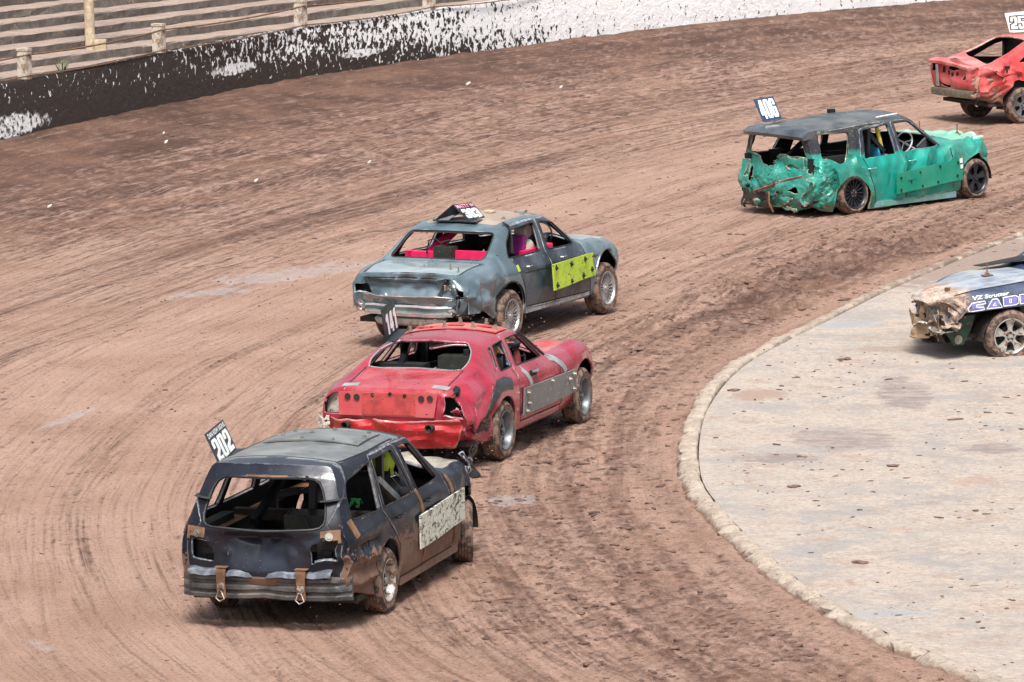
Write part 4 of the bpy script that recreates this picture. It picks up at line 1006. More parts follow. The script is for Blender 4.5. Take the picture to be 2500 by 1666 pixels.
# ---------------------------------------------------------------- 202 : black estate
def black_car():
    w=.86
    S=[st([-2.32,-2.38,-2.42,-2.44,-2.42],(.72,.79,.81,.80,.75),(.36,.48,.64,.82,.96),(-2.14,.565,1.50),(-2.27,1.525)),
       st([-2.2,-2.22,-2.24,-2.24,-2.2],(.79,.84,.855,.85,.80),(.30,.44,.62,.84,.975),(-1.88,.60,1.495),(-1.98,1.55)),
       st(-1.75,(.82,.855,.87,.865,.81),(.24,.42,.62,.85,.985),(-1.6,.61,1.48),(-1.6,1.545)),
       st(-1.0,(.83,.86,.875,.865,.81),(.20,.32,.6,.85,.98),(-1.1,.62,1.47),(-1.1,1.54)),
       st(-.45,(.83,.86,.875,.865,.81),(.20,.32,.6,.85,.97),(-.62,.61,1.47),(-.6,1.54)),
       st(.1,(.83,.86,.875,.86,.805),(.20,.32,.6,.85,.965),(.02,.60,1.45),(.10,1.50)),
       st(.62,(.83,.86,.875,.855,.80),(.21,.32,.6,.84,.955),(.38,.665,1.20),(.55,1.25),xb=.55),
       st(.95,(.83,.86,.87,.85,.80),(.22,.32,.6,.82,.95),(.70,.73,.985),(1.0,1.0),xb=.85),
       st(1.25,(.80,.84,.85,.83,.79),(.24,.34,.6,.80,.92),(1.2,.70,.97),(1.3,1.0)),
       st(1.55,(.74,.80,.82,.80,.75),(.28,.38,.58,.78,.9),(1.5,.66,.95),(1.62,.97)),
       st([1.72,1.76,1.78,1.78,1.76],(.62,.70,.74,.74,.70),(.34,.42,.56,.72,.84),(1.74,.60,.90),(1.82,.92))]
    c=Car('estate_car','black estate banger with mud on its flanks and number 202 on the roof','racing car',PB[:2],PB[2],S)
    # windows (side projection, rear projection, top projection)
    for pr in (right,left):
        c.window([(-2.22,1.02),(-2.13,1.25),(-2.03,1.345),(-1.28,1.41),(-1.45,.985)],'xz',pr,.05)
        c.window([(-1.20,1.415),(-.57,1.415),(-.40,.975),(-1.31,.985)],'xz',pr,.03)
        c.window([(-.36,1.42),(.0,1.395),(.44,.985),(-.26,.975)],'xz',pr,.04)
    c.window([(-.595,.965),(-.575,1.17),(-.485,1.40),(.485,1.40),(.575,1.17),(.595,.965),(0,.94)],'yz',lambda p:p.x<-1.95,.11)
    c.window([(.13,-.53),(.64,-.63),(.84,0),(.64,.63),(.13,.53),(.20,0)],'xy',lambda p:p.z>.99 and p.x>.0,.05)
    for pr in (right,left):
        c.hole(arch(-1.37,.36,.37,.34),'xz',pr);c.hole(arch(1.37,.36,.40,.36),'xz',pr)
        s=1 if pr is left else -1
    # tail lamp apertures
    for s in (-1,1):
        a=sorted((s*.47,s*.70));c.window([(a[0],.635),(a[0],.82),(a[1],.85),(a[1],.66)] if s>0 else [(a[0],.66),(a[0],.85),(a[1],.82),(a[1],.635)],'yz',lambda p:p.x<-2.2,.03)
    # parts
    c.part([(-.72,-.10+.05),(.72,-.05),(.75,.87),(.60,.99),(.70,1.2),(.60,1.6),(-.60,1.6),(-.70,1.2),(-.60,.99),(-.75,.87)],'yz',lambda p:p.x<-2.0 and p.z>.5,1)
    c.part([(-1.99,-.57),(-.1,-.585),(.0,0),(-.1,.585),(-1.99,.57),(-2.07,0)],'xy',lambda p:p.z>1.38,2)
    for i,pr in enumerate((right,left)):
        c.part([(-1.24,1.46),(-.47,1.46),(-.33,.99),(-.30,.26),(-.96,.26),(-1.02,.6),(-1.38,.95)],'xz',pr,3+i)
        c.part([(-.46,1.46),(.02,1.44),(.60,.99),(.68,.30),(-.29,.26),(-.32,.99)],'xz',pr,5+i)
    c.part([(1.0,-.68),(1.9,-.7),(1.9,.7),(1.0,.68)],'xy',lambda p:p.z>.88 and p.x>.9,7)
    def dis(P):
        D=folds(P,2.2,3)*.012
        wr=boxw(P,(-2.6,-.9,.2),(-1.7,-.62,.75),.2);D+=folds(P,6,5)*.14*wr[:,None]+folds(P,14,6)*.02*wr[:,None]
        tg=(P[:,0]<-2.1)*1.;zt=np.clip(np.minimum((.935-P[:,2])/.07,(P[:,2]-.56)/.30),0,1);D[:,0]+=tg*zt*np.clip(1.15-np.abs(P[:,1]-.04)/.52-.25*vnoise(P[:,1]*9,P[:,2]*9,4),0,1)*.19
        D[:,0]+=tg*np.clip(1-np.abs(np.abs(P[:,1]-.03)-.30)/.05,0,1)*np.clip(1-np.abs(P[:,2]-.72)/.12,0,1)*-.03
        D[:,0]+=np.abs(folds(P,3,9)[:,0])*.035*tg*(P[:,2]<.9)
        wd=boxw(P,(-1.4,-.95,.4),(.8,-.7,.9),.1);D[:,1]+=(folds(P,3.4,8)[:,1])*.045*wd+folds(P,8,18)[:,1]*.012*wd
        wf=sstep(.95,1.7,P[:,0]);D+=folds(P,4.5,12)*.11*wf[:,None]+folds(P,11,13)*.05*wf[:,None];D[:,0]-=wf*.10*(P[:,1]<0);D[:,2]+=wf*.05
        wt=(P[:,2]>1.40);D[:,2]+=wt*(folds(P,1.6,15)[:,2]*.014)
        return D
    c.refine(lambda p:(p.x<-1.5 and p.z<.98) or (p.x>1.2),1)
    c.displace(dis)
    pm=paint('black_blue_car_paint',(.007,.008,.014),(.013,.016,.027),.36,.0,mud=.85,mudtop=1.05,scr=.75,scrcol=(.16,.165,.19),dust=.0,spots=.8,coat=.08,wear=.6,wearcol=(.22,.22,.24))
    pt_=paint('black_tailgate_paint',(.010,.012,.020),(.018,.023,.038),.28,.1,mud=.10,mudtop=.5,scr=.25,scrcol=(.3,.33,.38),dust=.02,spots=.5,coat=.28,wear=.5,wearcol=(.25,.28,.33))
    pr_=paint('dusty_roof_paint',(.10,.11,.115),(.19,.205,.21),.42,.0,mud=.0,mudtop=.1,scr=.35,scrcol=(.05,.05,.06),dust=.4,dustcol=(.33,.33,.31),spots=.55,coat=.15)
    ph=paint('muddy_bonnet_paint',(.30,.28,.24),(.12,.11,.10),.6,.1,mud=.4,mudtop=1.3,scr=.5,dust=.6,dustcol=(.5,.46,.38),spots=.8,coat=0)
    c.finish({1:'tailgate',2:'roof',3:'rear_door',4:'rear_door',5:'front_door',6:'front_door',7:'bonnet'},{0:pm,1:pt_,2:pr_,3:pm,7:ph},M['dark'],thick=.03)
    c.edge_trim('window_seal',M['black'],.011,lambda p:p.z>.9 and p.x<-1.9 and abs(p.y)<.68)
    c.edge_trim('side_window_seal',M['black'],.008,lambda p:p.z>.94 and abs(p.y)>.55 and p.x<.7)
    chassis(c,-2.15,1.6,w,.26,((-1.37,.36),(1.37,.38)))
    seams(c,'gutter','t',[[(-1.95,-.555),(-1.1,-.585),(-.3,-.57)],[(-1.95,.555),(-1.1,.585),(-.3,.57)],[(-1.92,-.55),(-1.97,0),(-1.92,.55)]],.018)
    seams(c,'door_seam','r',[[(-1.40,.95),(-1.06,.60),(-.98,.27)],[(-.33,.96),(-.30,.25)],[(.62,.95),(.70,.3)],[(-.98,.27),(.7,.27)]],.014)
    # sill, lower body line
    for s in (-1,1):MB().box((-.02,s*.80,.235),(.93,.045,.05)).build('sill',pm,c.root)
    # rear bumper beam: pressed ribs
    mb=MB();prof=[(0,.50),(-.03,.515),(-.075,.50),(-.08,.47),(-.06,.455),(-.06,.435),(-.085,.42),(-.085,.385),(-.06,.37),(-.06,.35),(-.085,.335),(-.08,.305),(-.04,.292),(0,.30)]
    N=34;vs=[]
    rr=random.Random(2)
    for i in range(N+1):
        u=-1+2*i/N;y=u*.815;sag=.03*math.exp(-(u/.18)**2)
        for j,(a,z) in enumerate(prof):
            e=(abs(u)>.93);vs.append((-2.42+a*(.5 if e else 1)+.10*u**4+sag*.8,y,z+sag*.35*(1 if z<.42 else -.5)+rr.uniform(-.003,.003)))
    k=len(prof);mb.mesh(vs,[(i*k+j,(i+1)*k+j,(i+1)*k+j+1,i*k+j+1) for i in range(N) for j in range(k-1)]+[tuple(range(k)),tuple(N*k+j for j in range(k))[::-1]])
    bp=paint('scraped_bumper_steel',(.025,.028,.032),(.07,.075,.078),.42,.2,mud=.32,mudtop=.7,scr=.8,scrcol=(.3,.31,.32),dust=.3,spots=.5,coat=.2)
    bmp=mb.build('rear_bumper',bp,c.root,40)
    # lip under the tailgate
    mb=MB();vs=[];N=24
    for i in range(N+1):
        u=-1+2*i/N;y=.04+u*.69;s_=.05*math.exp(-(u/.15)**2)
        for a,z in ((-2.46,.585),(-2.535,.555),(-2.54,.515),(-2.50,.50)): vs.append((a+s_+.05*u*u,y,z-s_*.2+.006*math.sin(i*1.7)))
    mb.mesh(vs,[(i*4+j,(i+1)*4+j,(i+1)*4+j+1,i*4+j+1) for i in range(N) for j in range(3)]);o=mb.build('bumper_lip',pt_,c.root,30);o.modifiers.new('t','SOLIDIFY').thickness=.012
    # steel straps with D rings
    for y in (.385,-.385):
        mb=MB();mb.poly([(-2.55,y-.048,.585),(-2.55,y+.048,.585),(-2.56,y+.042,.50),(-2.535,y+.042,.315),(-2.535,y-.042,.315),(-2.56,y-.042,.50)],.008,(-1,0,0));mb.box((-2.51,y,.598),(.05,.06,.004));o=mb.build('steel_strap',M['rustbrown'],c.root,20)
        mb=MB();mb.poly([(-2.552,y-.035,.45),(-2.552,y+.02,.47),(-2.552,y+.035,.41),(-2.552,y,.375),(-2.552,y-.03,.39)],.006,(-1,0,0))
        mb.bolt((-2.558,y,.43),(-1,0,0),.02,.03);mb.tube([(-2.565,y+.02,.385),(-2.575,y+.045,.315),(-2.575,y+.01,.285),(-2.575,y-.035,.31),(-2.565,y-.005,.375)],.007,6,closed=True);mb.build('tow_ring',M['alloymud'],o,30)
    # rusty corner plates with bolts
    for s in (-1,1):
        mb=MB()
        c.strip(mb,'b',[(s*.56,.885),(s*.74,.90)],.12,.008,.03);c.strip(mb,'r' if s<0 else 'l',[(-2.30,.93),(-2.18,.96)],.16,.008,.03)
        o=mb.build('corner_plate',M['rustbrown'],c.root,30)
        q=c.hit('b',s*.635,.895)
        if q:
            mb=MB();mb.cyl(q[0]+q[1]*.012,q[1],.038,.012,18);mb.cyl(q[0]+q[1]*.02,q[1],.022,.02,6);mb.build('large_bolt',M['bolt'],o,30)
    # rubber straps over the tailgate frame
    for s in (-1,1):
        mb=MB();mb.tube([(-2.19,s*.70,1.215),(-2.30,s*.685,1.215),(-2.36,s*.60,1.21),(-2.37,s*.53,1.205)],.026,8,flat=.35);mb.build('rubber_strap',M['clothblack'],c.root)
    # tail lamp housings
    for s in (-1,1):
        mb=MB()
        mb.box((-2.28,s*.585,.74),(.03,.115,.11));o=mb.build('tail_lamp',M['black'],c.root,20)
        mb=MB();mb.box((-2.325,s*.57,.71),(.02,.05,.03));mb.box((-2.33,s*.57,.735),(.012,.055,.006));mb.build('lamp_socket',M['blackpaint'],o,20)
    seams(c,'brake_light_strip','b',[(-.23,1.41),(.2,1.41)] and [[(-.2,1.418),(.2,1.418)]],.016,M['rustbrown'])
    # fuel flap
    seams(c,'fuel_flap','r',[[(-2.10,.78),(-1.94,.78),(-1.93,.66),(-2.08,.66),(-2.10,.78)]],.010)
    # muddy white side board and rusty straps beneath
    for x in (-.28,.74):
        mb=MB();c.strip(mb,'r',[(x-.05,.99),(x+.02,.60),(x,.30)],.07,.008,.04);mb.build('side_strap',M['rustbrown'],c.root,30)
    c.panel('side_board',M['whiteboard'],'r',[(-.50,.77),(.97,.80),(.97,.49),(-.50,.45)],.02,.014)
    # door handles
    for x in (-1.04,-.10):handle(c,x,.86,M['blackpaint'])
    # roof plate and bolts, board
    c.panel('roof_plate',pr_,'t',[(-1.02,.47),(-.22,.44),(-.22,-.44),(-1.02,-.47)],.008,.006,10,10)
    bolts(c,'t',[(-.95,.4,.018),(-.95,.1,.018),(-.95,-.2,.018),(-.95,-.42,.018),(-.55,.42,.018),(-.5,.15,.018),(-.3,.38,.018),(-.28,0,.018),(-.3,-.35,.018),(-.6,-.4,.018)],.013,.018)
    number_board(c.root,[(-2.06,.54,1.455),(-1.23,.66,1.485),(-2.06,.68,1.75),(-1.23,.79,1.76)],'202',M['boardblack'],M['white'],(.05,.06,.95,.74),'DAN KEW SIGNS',(.05,.80,.95,.95),M['white'])
    # interior
    cage(c,'roll_cage',M['blackpaint'],[[(-.55,.53,.3),(-.55,.53,1.38),(-.55,-.53,1.38),(-.55,-.53,.3)],[(-.58,.25,1.36),(-1.55,.40,.85)],[(-1.3,-.12,1.40),(-1.35,-.12,.9)],[(-.3,.6,.9),(1.0,.6,.75)],],.033,True)
    cage(c,'diagonal_brace',M['greysteel'],[[(-.87,-.60,1.17),(-.50,-.68,.92)]],.032,True)
    mb=MB();mb.box((-1.62,-.28,.80),(.17,.30,.17));mb.build('fuel_tank',M['greytank'],c.root,20)
    cage(c,'fuel_hose',M['black'],[[(-1.78,-.02,.98),(-1.82,-.08,1.04),(-1.85,-.2,.95),(-1.86,-.3,.75),(-1.84,-.4,.7)],[(-1.72,-.5,.98),(-1.8,-.52,.85),(-1.85,-.45,.72)]],.012)
    MB().box((-1.15,0,.86),(.05,.72,.05)).build('cross_beam',M['inner_brown'],c.root,20)
    interior(c,(-1.8,.40,.70,.22),-.6,.95)
    rag_strips('green_cloth',M['greensuit'],c.root,(-.85,-.38,.95),(.08,.05,.05),9,.04,33)
    seat(c,-.10,-.30,.42,M['seatdark']);steering(c,(.55,-.28,.95),M['greysteel'])
    # front debris, bent bonnet edge
    rag_strips('torn_front_wing',pm,c.root,(1.66,-.72,.86),(.12,.06,.18),16,.18,4)
    rag_strips('torn_bumper_skin',M['black'],c.root,(1.80,-.74,.92),(.12,.05,.16),12,.18,8)
    bonnet_pin(c,1.45,.1)
    rag_strips('torn_rear_wing',M['inner_brown'],c.root,(-2.15,-.74,.42),(.12,.07,.12),22,.14,14)
    for x,st_ in ((-1.35,0),(1.36,.30)):
        for s in (-1,1): wheel(c.root,x,s*.755,s,'holes' if x<0 else 'holes',st_,.305,.20,.20,M['alloymud'])
    driver(PB[:2],PB[2],'driver in a lime green helmet inside the black estate',M['darksuit'],M['limehelmet'],(.10,-.34,1.17),sit=(-.05,-.30),hands=[(.48,-.44,.96),(.48,-.12,.96)])
    return c
black_car()
# ---------------------------------------------------------------- 141 : red coupe
def red_car():
    w=.88
    S=[st([-2.28,-2.38,-2.42,-2.42,-2.40],(.70,.80,.82,.80,.74),(.34,.48,.60,.76,.855),(-2.38,.64,.90),(-2.44,.915)),
       st([-2.10,-2.12,-2.16,-2.16,-2.14],(.78,.85,.87,.86,.79),(.30,.44,.61,.80,.90),(-2.08,.67,.955),(-2.10,.965)),
       st(-1.72,(.82,.87,.895,.885,.80),(.26,.40,.62,.83,.935),(-1.74,.65,1.045),(-1.70,1.0)),
       st(-1.42,(.83,.87,.90,.885,.79),(.25,.38,.62,.84,.945),(-1.40,.60,1.165),(-1.44,1.22),mid=(-1.44,.33,1.215)),
       st(-1.10,(.83,.87,.895,.88,.785),(.25,.36,.62,.84,.945),(-1.10,.565,1.235),(-1.12,1.305)),
       st(-.65,(.83,.87,.89,.875,.78),(.25,.36,.62,.83,.94),(-.68,.56,1.255),(-.66,1.325)),
       st(-.10,(.83,.87,.89,.87,.78),(.25,.36,.62,.83,.93),(-.06,.555,1.245),(.02,1.30)),
       st(.15,(.83,.87,.885,.87,.78),(.25,.36,.61,.81,.91),(.14,.63,1.09),(.28,1.13)),
       st(.40,(.83,.87,.885,.865,.79),(.25,.36,.6,.80,.89),(.34,.72,.92),(.62,.945)),
       st(.95,(.82,.86,.88,.86,.80),(.27,.37,.6,.79,.885),(.95,.68,.91),(1.0,.93)),
       st(1.40,(.80,.85,.88,.86,.80),(.32,.42,.62,.82,.905),(1.40,.68,.94),(1.42,.90)),
       st(1.78,(.74,.80,.83,.80,.74),(.34,.44,.58,.72,.79),(1.78,.62,.83),(1.82,.84)),
       st([1.92,1.95,1.97,1.97,1.95],(.62,.70,.73,.70,.66),(.36,.44,.54,.64,.70),(1.94,.56,.73),(2.0,.75))]
    c=Car('coupe_car','faded red coupe banger with number 141 on its roof and grey tape on its flank','racing car',PR[:2],PR[2],S,sm=2)
    for pr in (right,left):
        c.window([(-1.10,1.185),(-1.03,1.19),(-1.24,.96),(-1.30,.96)],'xz',pr,.015)
        c.window([(-.95,1.20),(-.62,1.215),(-.79,.955),(-1.17,.95)],'xz',pr,.03)
        c.window([(-.52,1.215),(-.10,1.215),(.20,.935),(-.67,.945)],'xz',pr,.03)
        c.hole(arch(-1.30,.40,.36,.30),'xz',pr);c.hole(arch(1.36,.44,.37,.30),'xz',pr)
    c.window([(-.53,1.02),(-.575,1.10),(-.53,1.19),(-.40,1.265),(0,1.285),(.40,1.265),(.53,1.19),(.575,1.10),(.53,1.02),(0,1.03)],'yz',lambda p:-1.72<p.x<-1.15 and abs(p.y)<.62 and p.z>.99,.04)
    c.window([(.03,-.50),(.32,-.63),(.52,0),(.32,.63),(.03,.50),(.09,0)],'xy',lambda p:p.z>.94 and p.x>-.1,.05)
    # rear lamp openings
    c.window([(-.80,.62),(-.80,.77),(-.70,.85),(-.585,.86),(-.575,.62)],'yz',lambda p:p.x<-2.1,.03)
    c.window([(.80,.62),(.80,.77),(.70,.85),(.585,.86),(.575,.62)],'yz',lambda p:p.x<-2.1,.03)
    c.part([(-2.6,-.56),(-1.72,-.55),(-1.72,.55),(-2.6,.56)],'xy',lambda p:p.z>.88 and p.x<-1.6,1,.05)
    for i,pr in enumerate((right,left)):
        c.part([(-.62,1.26),(-.02,1.26),(.36,.92),(.52,.33),(-.80,.33),(-.86,.80)],'xz',pr,3+i)
    c.part([(.62,-.66),(1.9,-.60),(1.9,.60),(.62,.66)],'xy',lambda p:p.z>.8 and p.x>.6,5,.05)
    def dis(P):
        D=folds(P,1.8,23)*.010
        wr=boxw(P,(-2.2,-.95,.45),(-1.65,-.74,.95),.15);D[:,1]+=(np.abs(folds(P,3.0,31)[:,1])*.26)*wr;D+=folds(P,4.2,33)*.03*wr[:,None]
        wc=boxw(P,(-2.6,-.95,.5),(-2.25,-.58,.95),.06);D+=folds(P,6,37)*.13*wc[:,None]+folds(P,14,38)*.02*wc[:,None]
        wb=boxw(P,(-2.6,-.9,.2),(-2.2,.9,.48),.08);D+=folds(P,3.6,35)*.07*wb[:,None]
        wd=boxw(P,(-.7,-1,.5),(.6,-.75,.9),.1);D[:,1]+=folds(P,2.4,41)[:,1]*.02*wd
        wf=sstep(.8,1.5,P[:,0]);D+=folds(P,3.2,44)*.06*wf[:,None]+folds(P,8,46)*.02*wf[:,None];D[:,2]+=wf*np.exp(-((P[:,1]+.62)/.22)**2)*.03*(P[:,2]>.6)
        wh=sstep(.7,1.2,P[:,0])*(P[:,2]>.8);D[:,2]+=wh*(folds(P,2.2,47)[:,2]*.08+folds(P,6,48)[:,2]*.02)
        return D
    c.refine(lambda p:(p.x<-1.5 and p.z<.98) or (p.x>.7),1)
    c.displace(dis)
    pm=paint('faded_pink_red_paint',(.30,.012,.032),(.38,.028,.06),.26,.05,mud=.50,mudtop=.62,scr=.35,scrcol=(.55,.32,.36),dust=.07,dustcol=(.55,.38,.38),spots=.7,coat=.8,wear=.4,wearcol=(.5,.3,.32))
    pt_=paint('red_boot_paint',(.36,.018,.035),(.46,.05,.07),.24,.05,mud=.05,mudtop=.4,scr=.25,scrcol=(.55,.3,.3),dust=.22,dustcol=(.58,.36,.34),spots=.45,coat=.6)
    ph=paint('dented_pale_bonnet_paint',(.42,.06,.06),(.52,.15,.13),.4,.1,mud=.1,mudtop=.5,scr=.5,scrcol=(.6,.5,.45),dust=.3,dustcol=(.6,.42,.38),spots=.6,coat=.3)
    c.finish({1:'boot_lid',3:'door',4:'door',5:'bonnet'},{0:pm,1:pt_,5:ph},M['dark'],.03)
    c.edge_trim('window_seal',M['black'],.008,lambda p:p.z>.93 and -1.2<p.x<.9)
    c.edge_trim('rear_window_rim',M['greytape'],.008,lambda p:p.z>.985 and p.x<-1.2 and abs(p.y)<.62)
    chassis(c,-2.2,1.75,w,.30,((-1.30,.36),(1.34,.37)))
    seams(c,'door_seam','r',[[(-.86,.93),(-.80,.36)],[(.52,.90),(.55,.36)],[(-.80,.35),(.55,.35)]],.012)
    seams(c,'boot_seam','t',[[(-2.38,-.575),(-1.75,-.565)],[(-2.38,.575),(-1.75,.565)]],.012)
    # recessed tail panel, number plate recess, mounts
    mb=MB();mb.poly([(-2.48,-.50,.62),(-2.48,.60,.62),(-2.475,.60,.875),(-2.475,-.545,.885)],.012,(-1,0,0));tp=mb.build('tail_panel',paint('bright_red_tail_paint',(.50,.065,.08),(.53,.085,.10),.4,.0,mud=.12,mudtop=.3,scr=.3,scrcol=(.6,.3,.28),dust=.15,dustcol=(.55,.4,.35),spots=.7,coat=.3),c.root,20)
    mb=MB();mb.poly([(-2.493,-.285,.635),(-2.493,.325,.635),(-2.489,.325,.865),(-2.489,-.285,.87)],.006,(-1,0,0));mb.build('plate_recess',M['redpart'],tp,20)
    for y,z in ((.20,.85),(.0,.865),(-.17,.85),(.49,.825),(.385,.82),(-.36,.825),(-.46,.83)):
        MB().cyl((-2.499,y,z),(1,0,0),.020 if abs(y)<.3 else .034,.008,14).build('lamp_mount_hole',M['dark'] if abs(y)<.3 else M['inner_brown'],tp)
    for s in (1,): MB().poly([(-2.36,s*.59,.62),(-2.32,s*.80,.62),(-2.30,s*.79,.77),(-2.34,s*.70,.85),(-2.37,s*.59,.86)],.01,(-1,0,0)).build('tail_lamp',M['lightgrey'],c.root,20)
    MB().poly([(-2.28,-.60,.60),(-2.26,-.80,.60),(-2.24,-.79,.8),(-2.28,-.60,.86)],.01,(1,0,0)).build('lamp_recess',M['dark'],c.root,20)
    # lower valance: crushed red skin
    V=[];nu,nv=60,12
    for i in range(nu+1):
        u=-1+2*i/nu;y=u*.80
        for j in range(nv+1):
            v=j/nv;V.append((-2.49+.10*u**4+.08*v*v,y*(1-.14*v*v),.585-.30*v))
    V=np.array(V);D=folds(V,2.8,71,6)*.20+folds(V,7,72)*.07;V[:,0]+=D[:,0]*1.0-.012+.09*np.clip(1-np.abs(V[:,1]+.02)/.30,0,1)*np.clip(1-np.abs(V[:,2]-.44)/.13,0,1)-.05*np.clip(1-np.abs(V[:,1]-.10)/.12,0,1)*np.clip(1-np.abs(V[:,2]-.36)/.08,0,1);V[:,2]+=D[:,2]*.35;V[:,1]+=D[:,1]*.3
    mb=MB();mb.mesh(V.tolist(),[(i*(nv+1)+j,(i+1)*(nv+1)+j,(i+1)*(nv+1)+j+1,i*(nv+1)+j+1) for i in range(nu) for j in range(nv)])
    vp=paint('glossy_red_valance',(.42,.008,.014),(.50,.02,.03),.22,.1,mud=.18,mudtop=.62,scr=.3,scrcol=(.5,.3,.28),dust=.08,spots=.7,coat=.8,wear=.6,wearcol=(.5,.2,.18))
    va=mb.build('rear_valance',vp,c.root,18);va.modifiers.new('t','SOLIDIFY').thickness=.01
    for y in (.50,-.47):
        mb=MB();mb.lathe([(.0,.03),(.028,.03),(.030,-.03),(.042,-.04),(.046,-.03),(.046,.05)],(0,0,0),18);o=mb.build('exhaust_stub',M['inner_brown'],c.root,40);o.location=(-2.555,y,.515);o.rotation_euler=(0,0,R(-90))
    rag_strips('white_bumper_remnant',M['lightgrey'],c.root,(-2.46,.80,.53),(.04,.07,.07),9,.05,5)
    rag_strips('bent_tail_corner',pm,c.root,(-2.36,-.74,.62),(.06,.08,.12),9,.09,15)
    rag_strips('torn_arch_skin',M['inner_brown'],c.root,(-1.95,-.86,.46),(.26,.04,.06),9,.06,16)
    # black taped arch edge
    mb=MB();pts=[(-1.74,.52),(-1.72,.60),(-1.62,.74),(-1.45,.83),(-1.22,.835),(-1.06,.80)]
    c.strip(mb,'r',pts,.13,.006,.03);mb.build('arch_tape',M['blacktape'],c.root,20)
    for pth in ([(-.66,.955),(-.60,.90),(-.48,.76),(-.46,.70)],[(.34,.905),(.44,.885),(.62,.78),(.72,.68)]):
        mb=MB();c.strip(mb,'r',pth,.085,.005,.03);mb.build('cloth_tape',M['greytape'],c.root,25)
    for y in (.52,-.52):
        mb=MB();c.strip(mb,'t',[(-2.30,y-.09),(-2.30,y+.10)],.10,.005,.03)
        if mb.v:mb.build('silver_patch',M['greytape'],c.root,25)
    o,pt=c.panel('side_panel',M['greypanel'],'r',[(-.78,.715),(.95,.685),(.95,.425),(-.80,.41)],.02,.014)
    for x,z in ((-.70,.65),(-.66,.53),(-.72,.45),(.86,.64),(.86,.47),(.72,.60),(.1,.67)):
        p=pt(x,z);MB().bolt(p,(0,-1,0),.018,.035).build('side_bolt',M['bolt'],c.root,30)
    q=c.hit('r',-.37,.83)
    if q:
        b=q[0];MB().box(b+Vector((0,-.012,0)),(.085,.012,.03)).build('handle_cup',M['dark'],c.root,20);MB().tube([b+Vector((-.075,-.02,.02)),b+Vector((-.03,-.045,.022)),b+Vector((.06,-.045,.018)),b+Vector((.085,-.02,.0))],.018,8).build('door_handle',M['chrome'],c.root)
    # roof plate and bolts
    plate,pp=c.panel('roof_plate',paint('faded_roof_plate',(.50,.12,.11),(.42,.08,.08),.55,.0,mud=.0,mudtop=.1,scr=.3,scrcol=(.3,.15,.12),dust=.35,dustcol=(.6,.42,.36),spots=.3,coat=.0),'t',[(-.80,.50),(-.06,.47),(-.06,-.47),(-.52,-.50)],.008,.006,12,12)
    for x,y in ((-.72,.44),(-.55,.1),(-.45,-.2),(-.38,-.44),(-.05,-.42),(-.02,-.2),(-.05,.1),(-.05,.40),(-.4,.44),(-.3,.0)):
        p=pp(x,y);MB().bolt(p,(0,0,1),.018,.055).build('roof_bolt',M['bolt'],c.root,30)
    for x,y in ((-.52,.34),(-.40,.02),(-.30,-.28)):
        MB().box(pp(x,y)+Vector((0,0,.006)),(.05,.09,.004),(Vector((1,0,0)),Vector((0,1,0)),Vector((0,0,1)))).build('roof_washer_plate',M['redpart'],c.root,20)
    number_board(c.root,[(-1.26,.52,1.255),(-.84,.53,1.33),(-1.36,.53,1.62),(-.95,.54,1.69)],'141',M['boardblack'],M['white'],(.14,.10,.98,.74),'Rogue Ltd',(.12,.80,.9,.95),M['greentape'])
    # black windscreen pillars
    for s in (-1,1):
        MB().tube([(-.06,s*.575,1.235),(.14,s*.645,1.09),(.34,s*.735,.925)],.022,8).build('windscreen_pillar',M['black'],c.root)
    cage(c,'roll_cage',M['blackpaint'],[[(-.72,.52,.3),(-.72,.52,1.22),(-.72,-.52,1.22),(-.72,-.52,.3)],[(-.72,.45,1.20),(-1.45,.30,.95)],[(-.72,.28,1.22),(-.72,.28,.6)],[(-.7,.55,.85),(.8,.55,.75)]],.032,True)
    interior(c,(-1.5,.25,.66,.20),-.75,.85,.68)
    MB().box((-1.52,.0,.93),(.13,.52,.04)).build('parcel_shelf',M['dark'],c.root,20)
    MB().box((-1.20,-.38,.99),(.12,.27,.13)).build('fuel_tank',M['greytank'],c.root,20)
    MB().cyl((-1.2,-.42,1.15),(0,0,1),.05,.07,14).build('filler_cap',M['dark'],c.root)
    MB().box((-1.25,.35,.96),(.1,.3,.06)).build('battery_tray',M['dark'],c.root,20)
    seat(c,-.36,-.36,.34,M['seatdark'],.7);steering(c,(.34,-.34,.86),M['dark'])
    bonnet_pin(c,1.20,.05)
    for x,st_ in ((-1.295,0),(1.30,.05)):
        for s in (-1,1): wheel(c.root,x,s*.785,s,'holes',st_,.325,.20,.215,M['darkalloy'] if 0 else M['greysteel'])
    # driver with raised gloved hand
    e=driver(PR[:2],PR[2],'driver in a dark red suit raising a black gloved hand inside the red coupe',M['redsuit'],M['helmetdark'],(-.27,-.38,1.07),sit=(-.30,-.36),hands=[(.09,-.51,1.02),(.25,-.2,.90)])
    MB().tube([(-.52,-.50,1.12),(-.40,-.52,1.02),(-.24,-.53,.92)],.022,8).build('white_sleeve_pad',M['white'],c.root)
    MB().tube([(-.57,-.50,1.07),(-.50,-.50,1.08)],.032,10).build('orange_pad',M['orange'],c.root)
    MB().tube([(-.36,-.55,.90),(-.24,-.57,.94),(-.14,-.55,.91)],.022,8,flat=.5).build('harness_strap',M['blue'],c.root)
    return c
red_car()
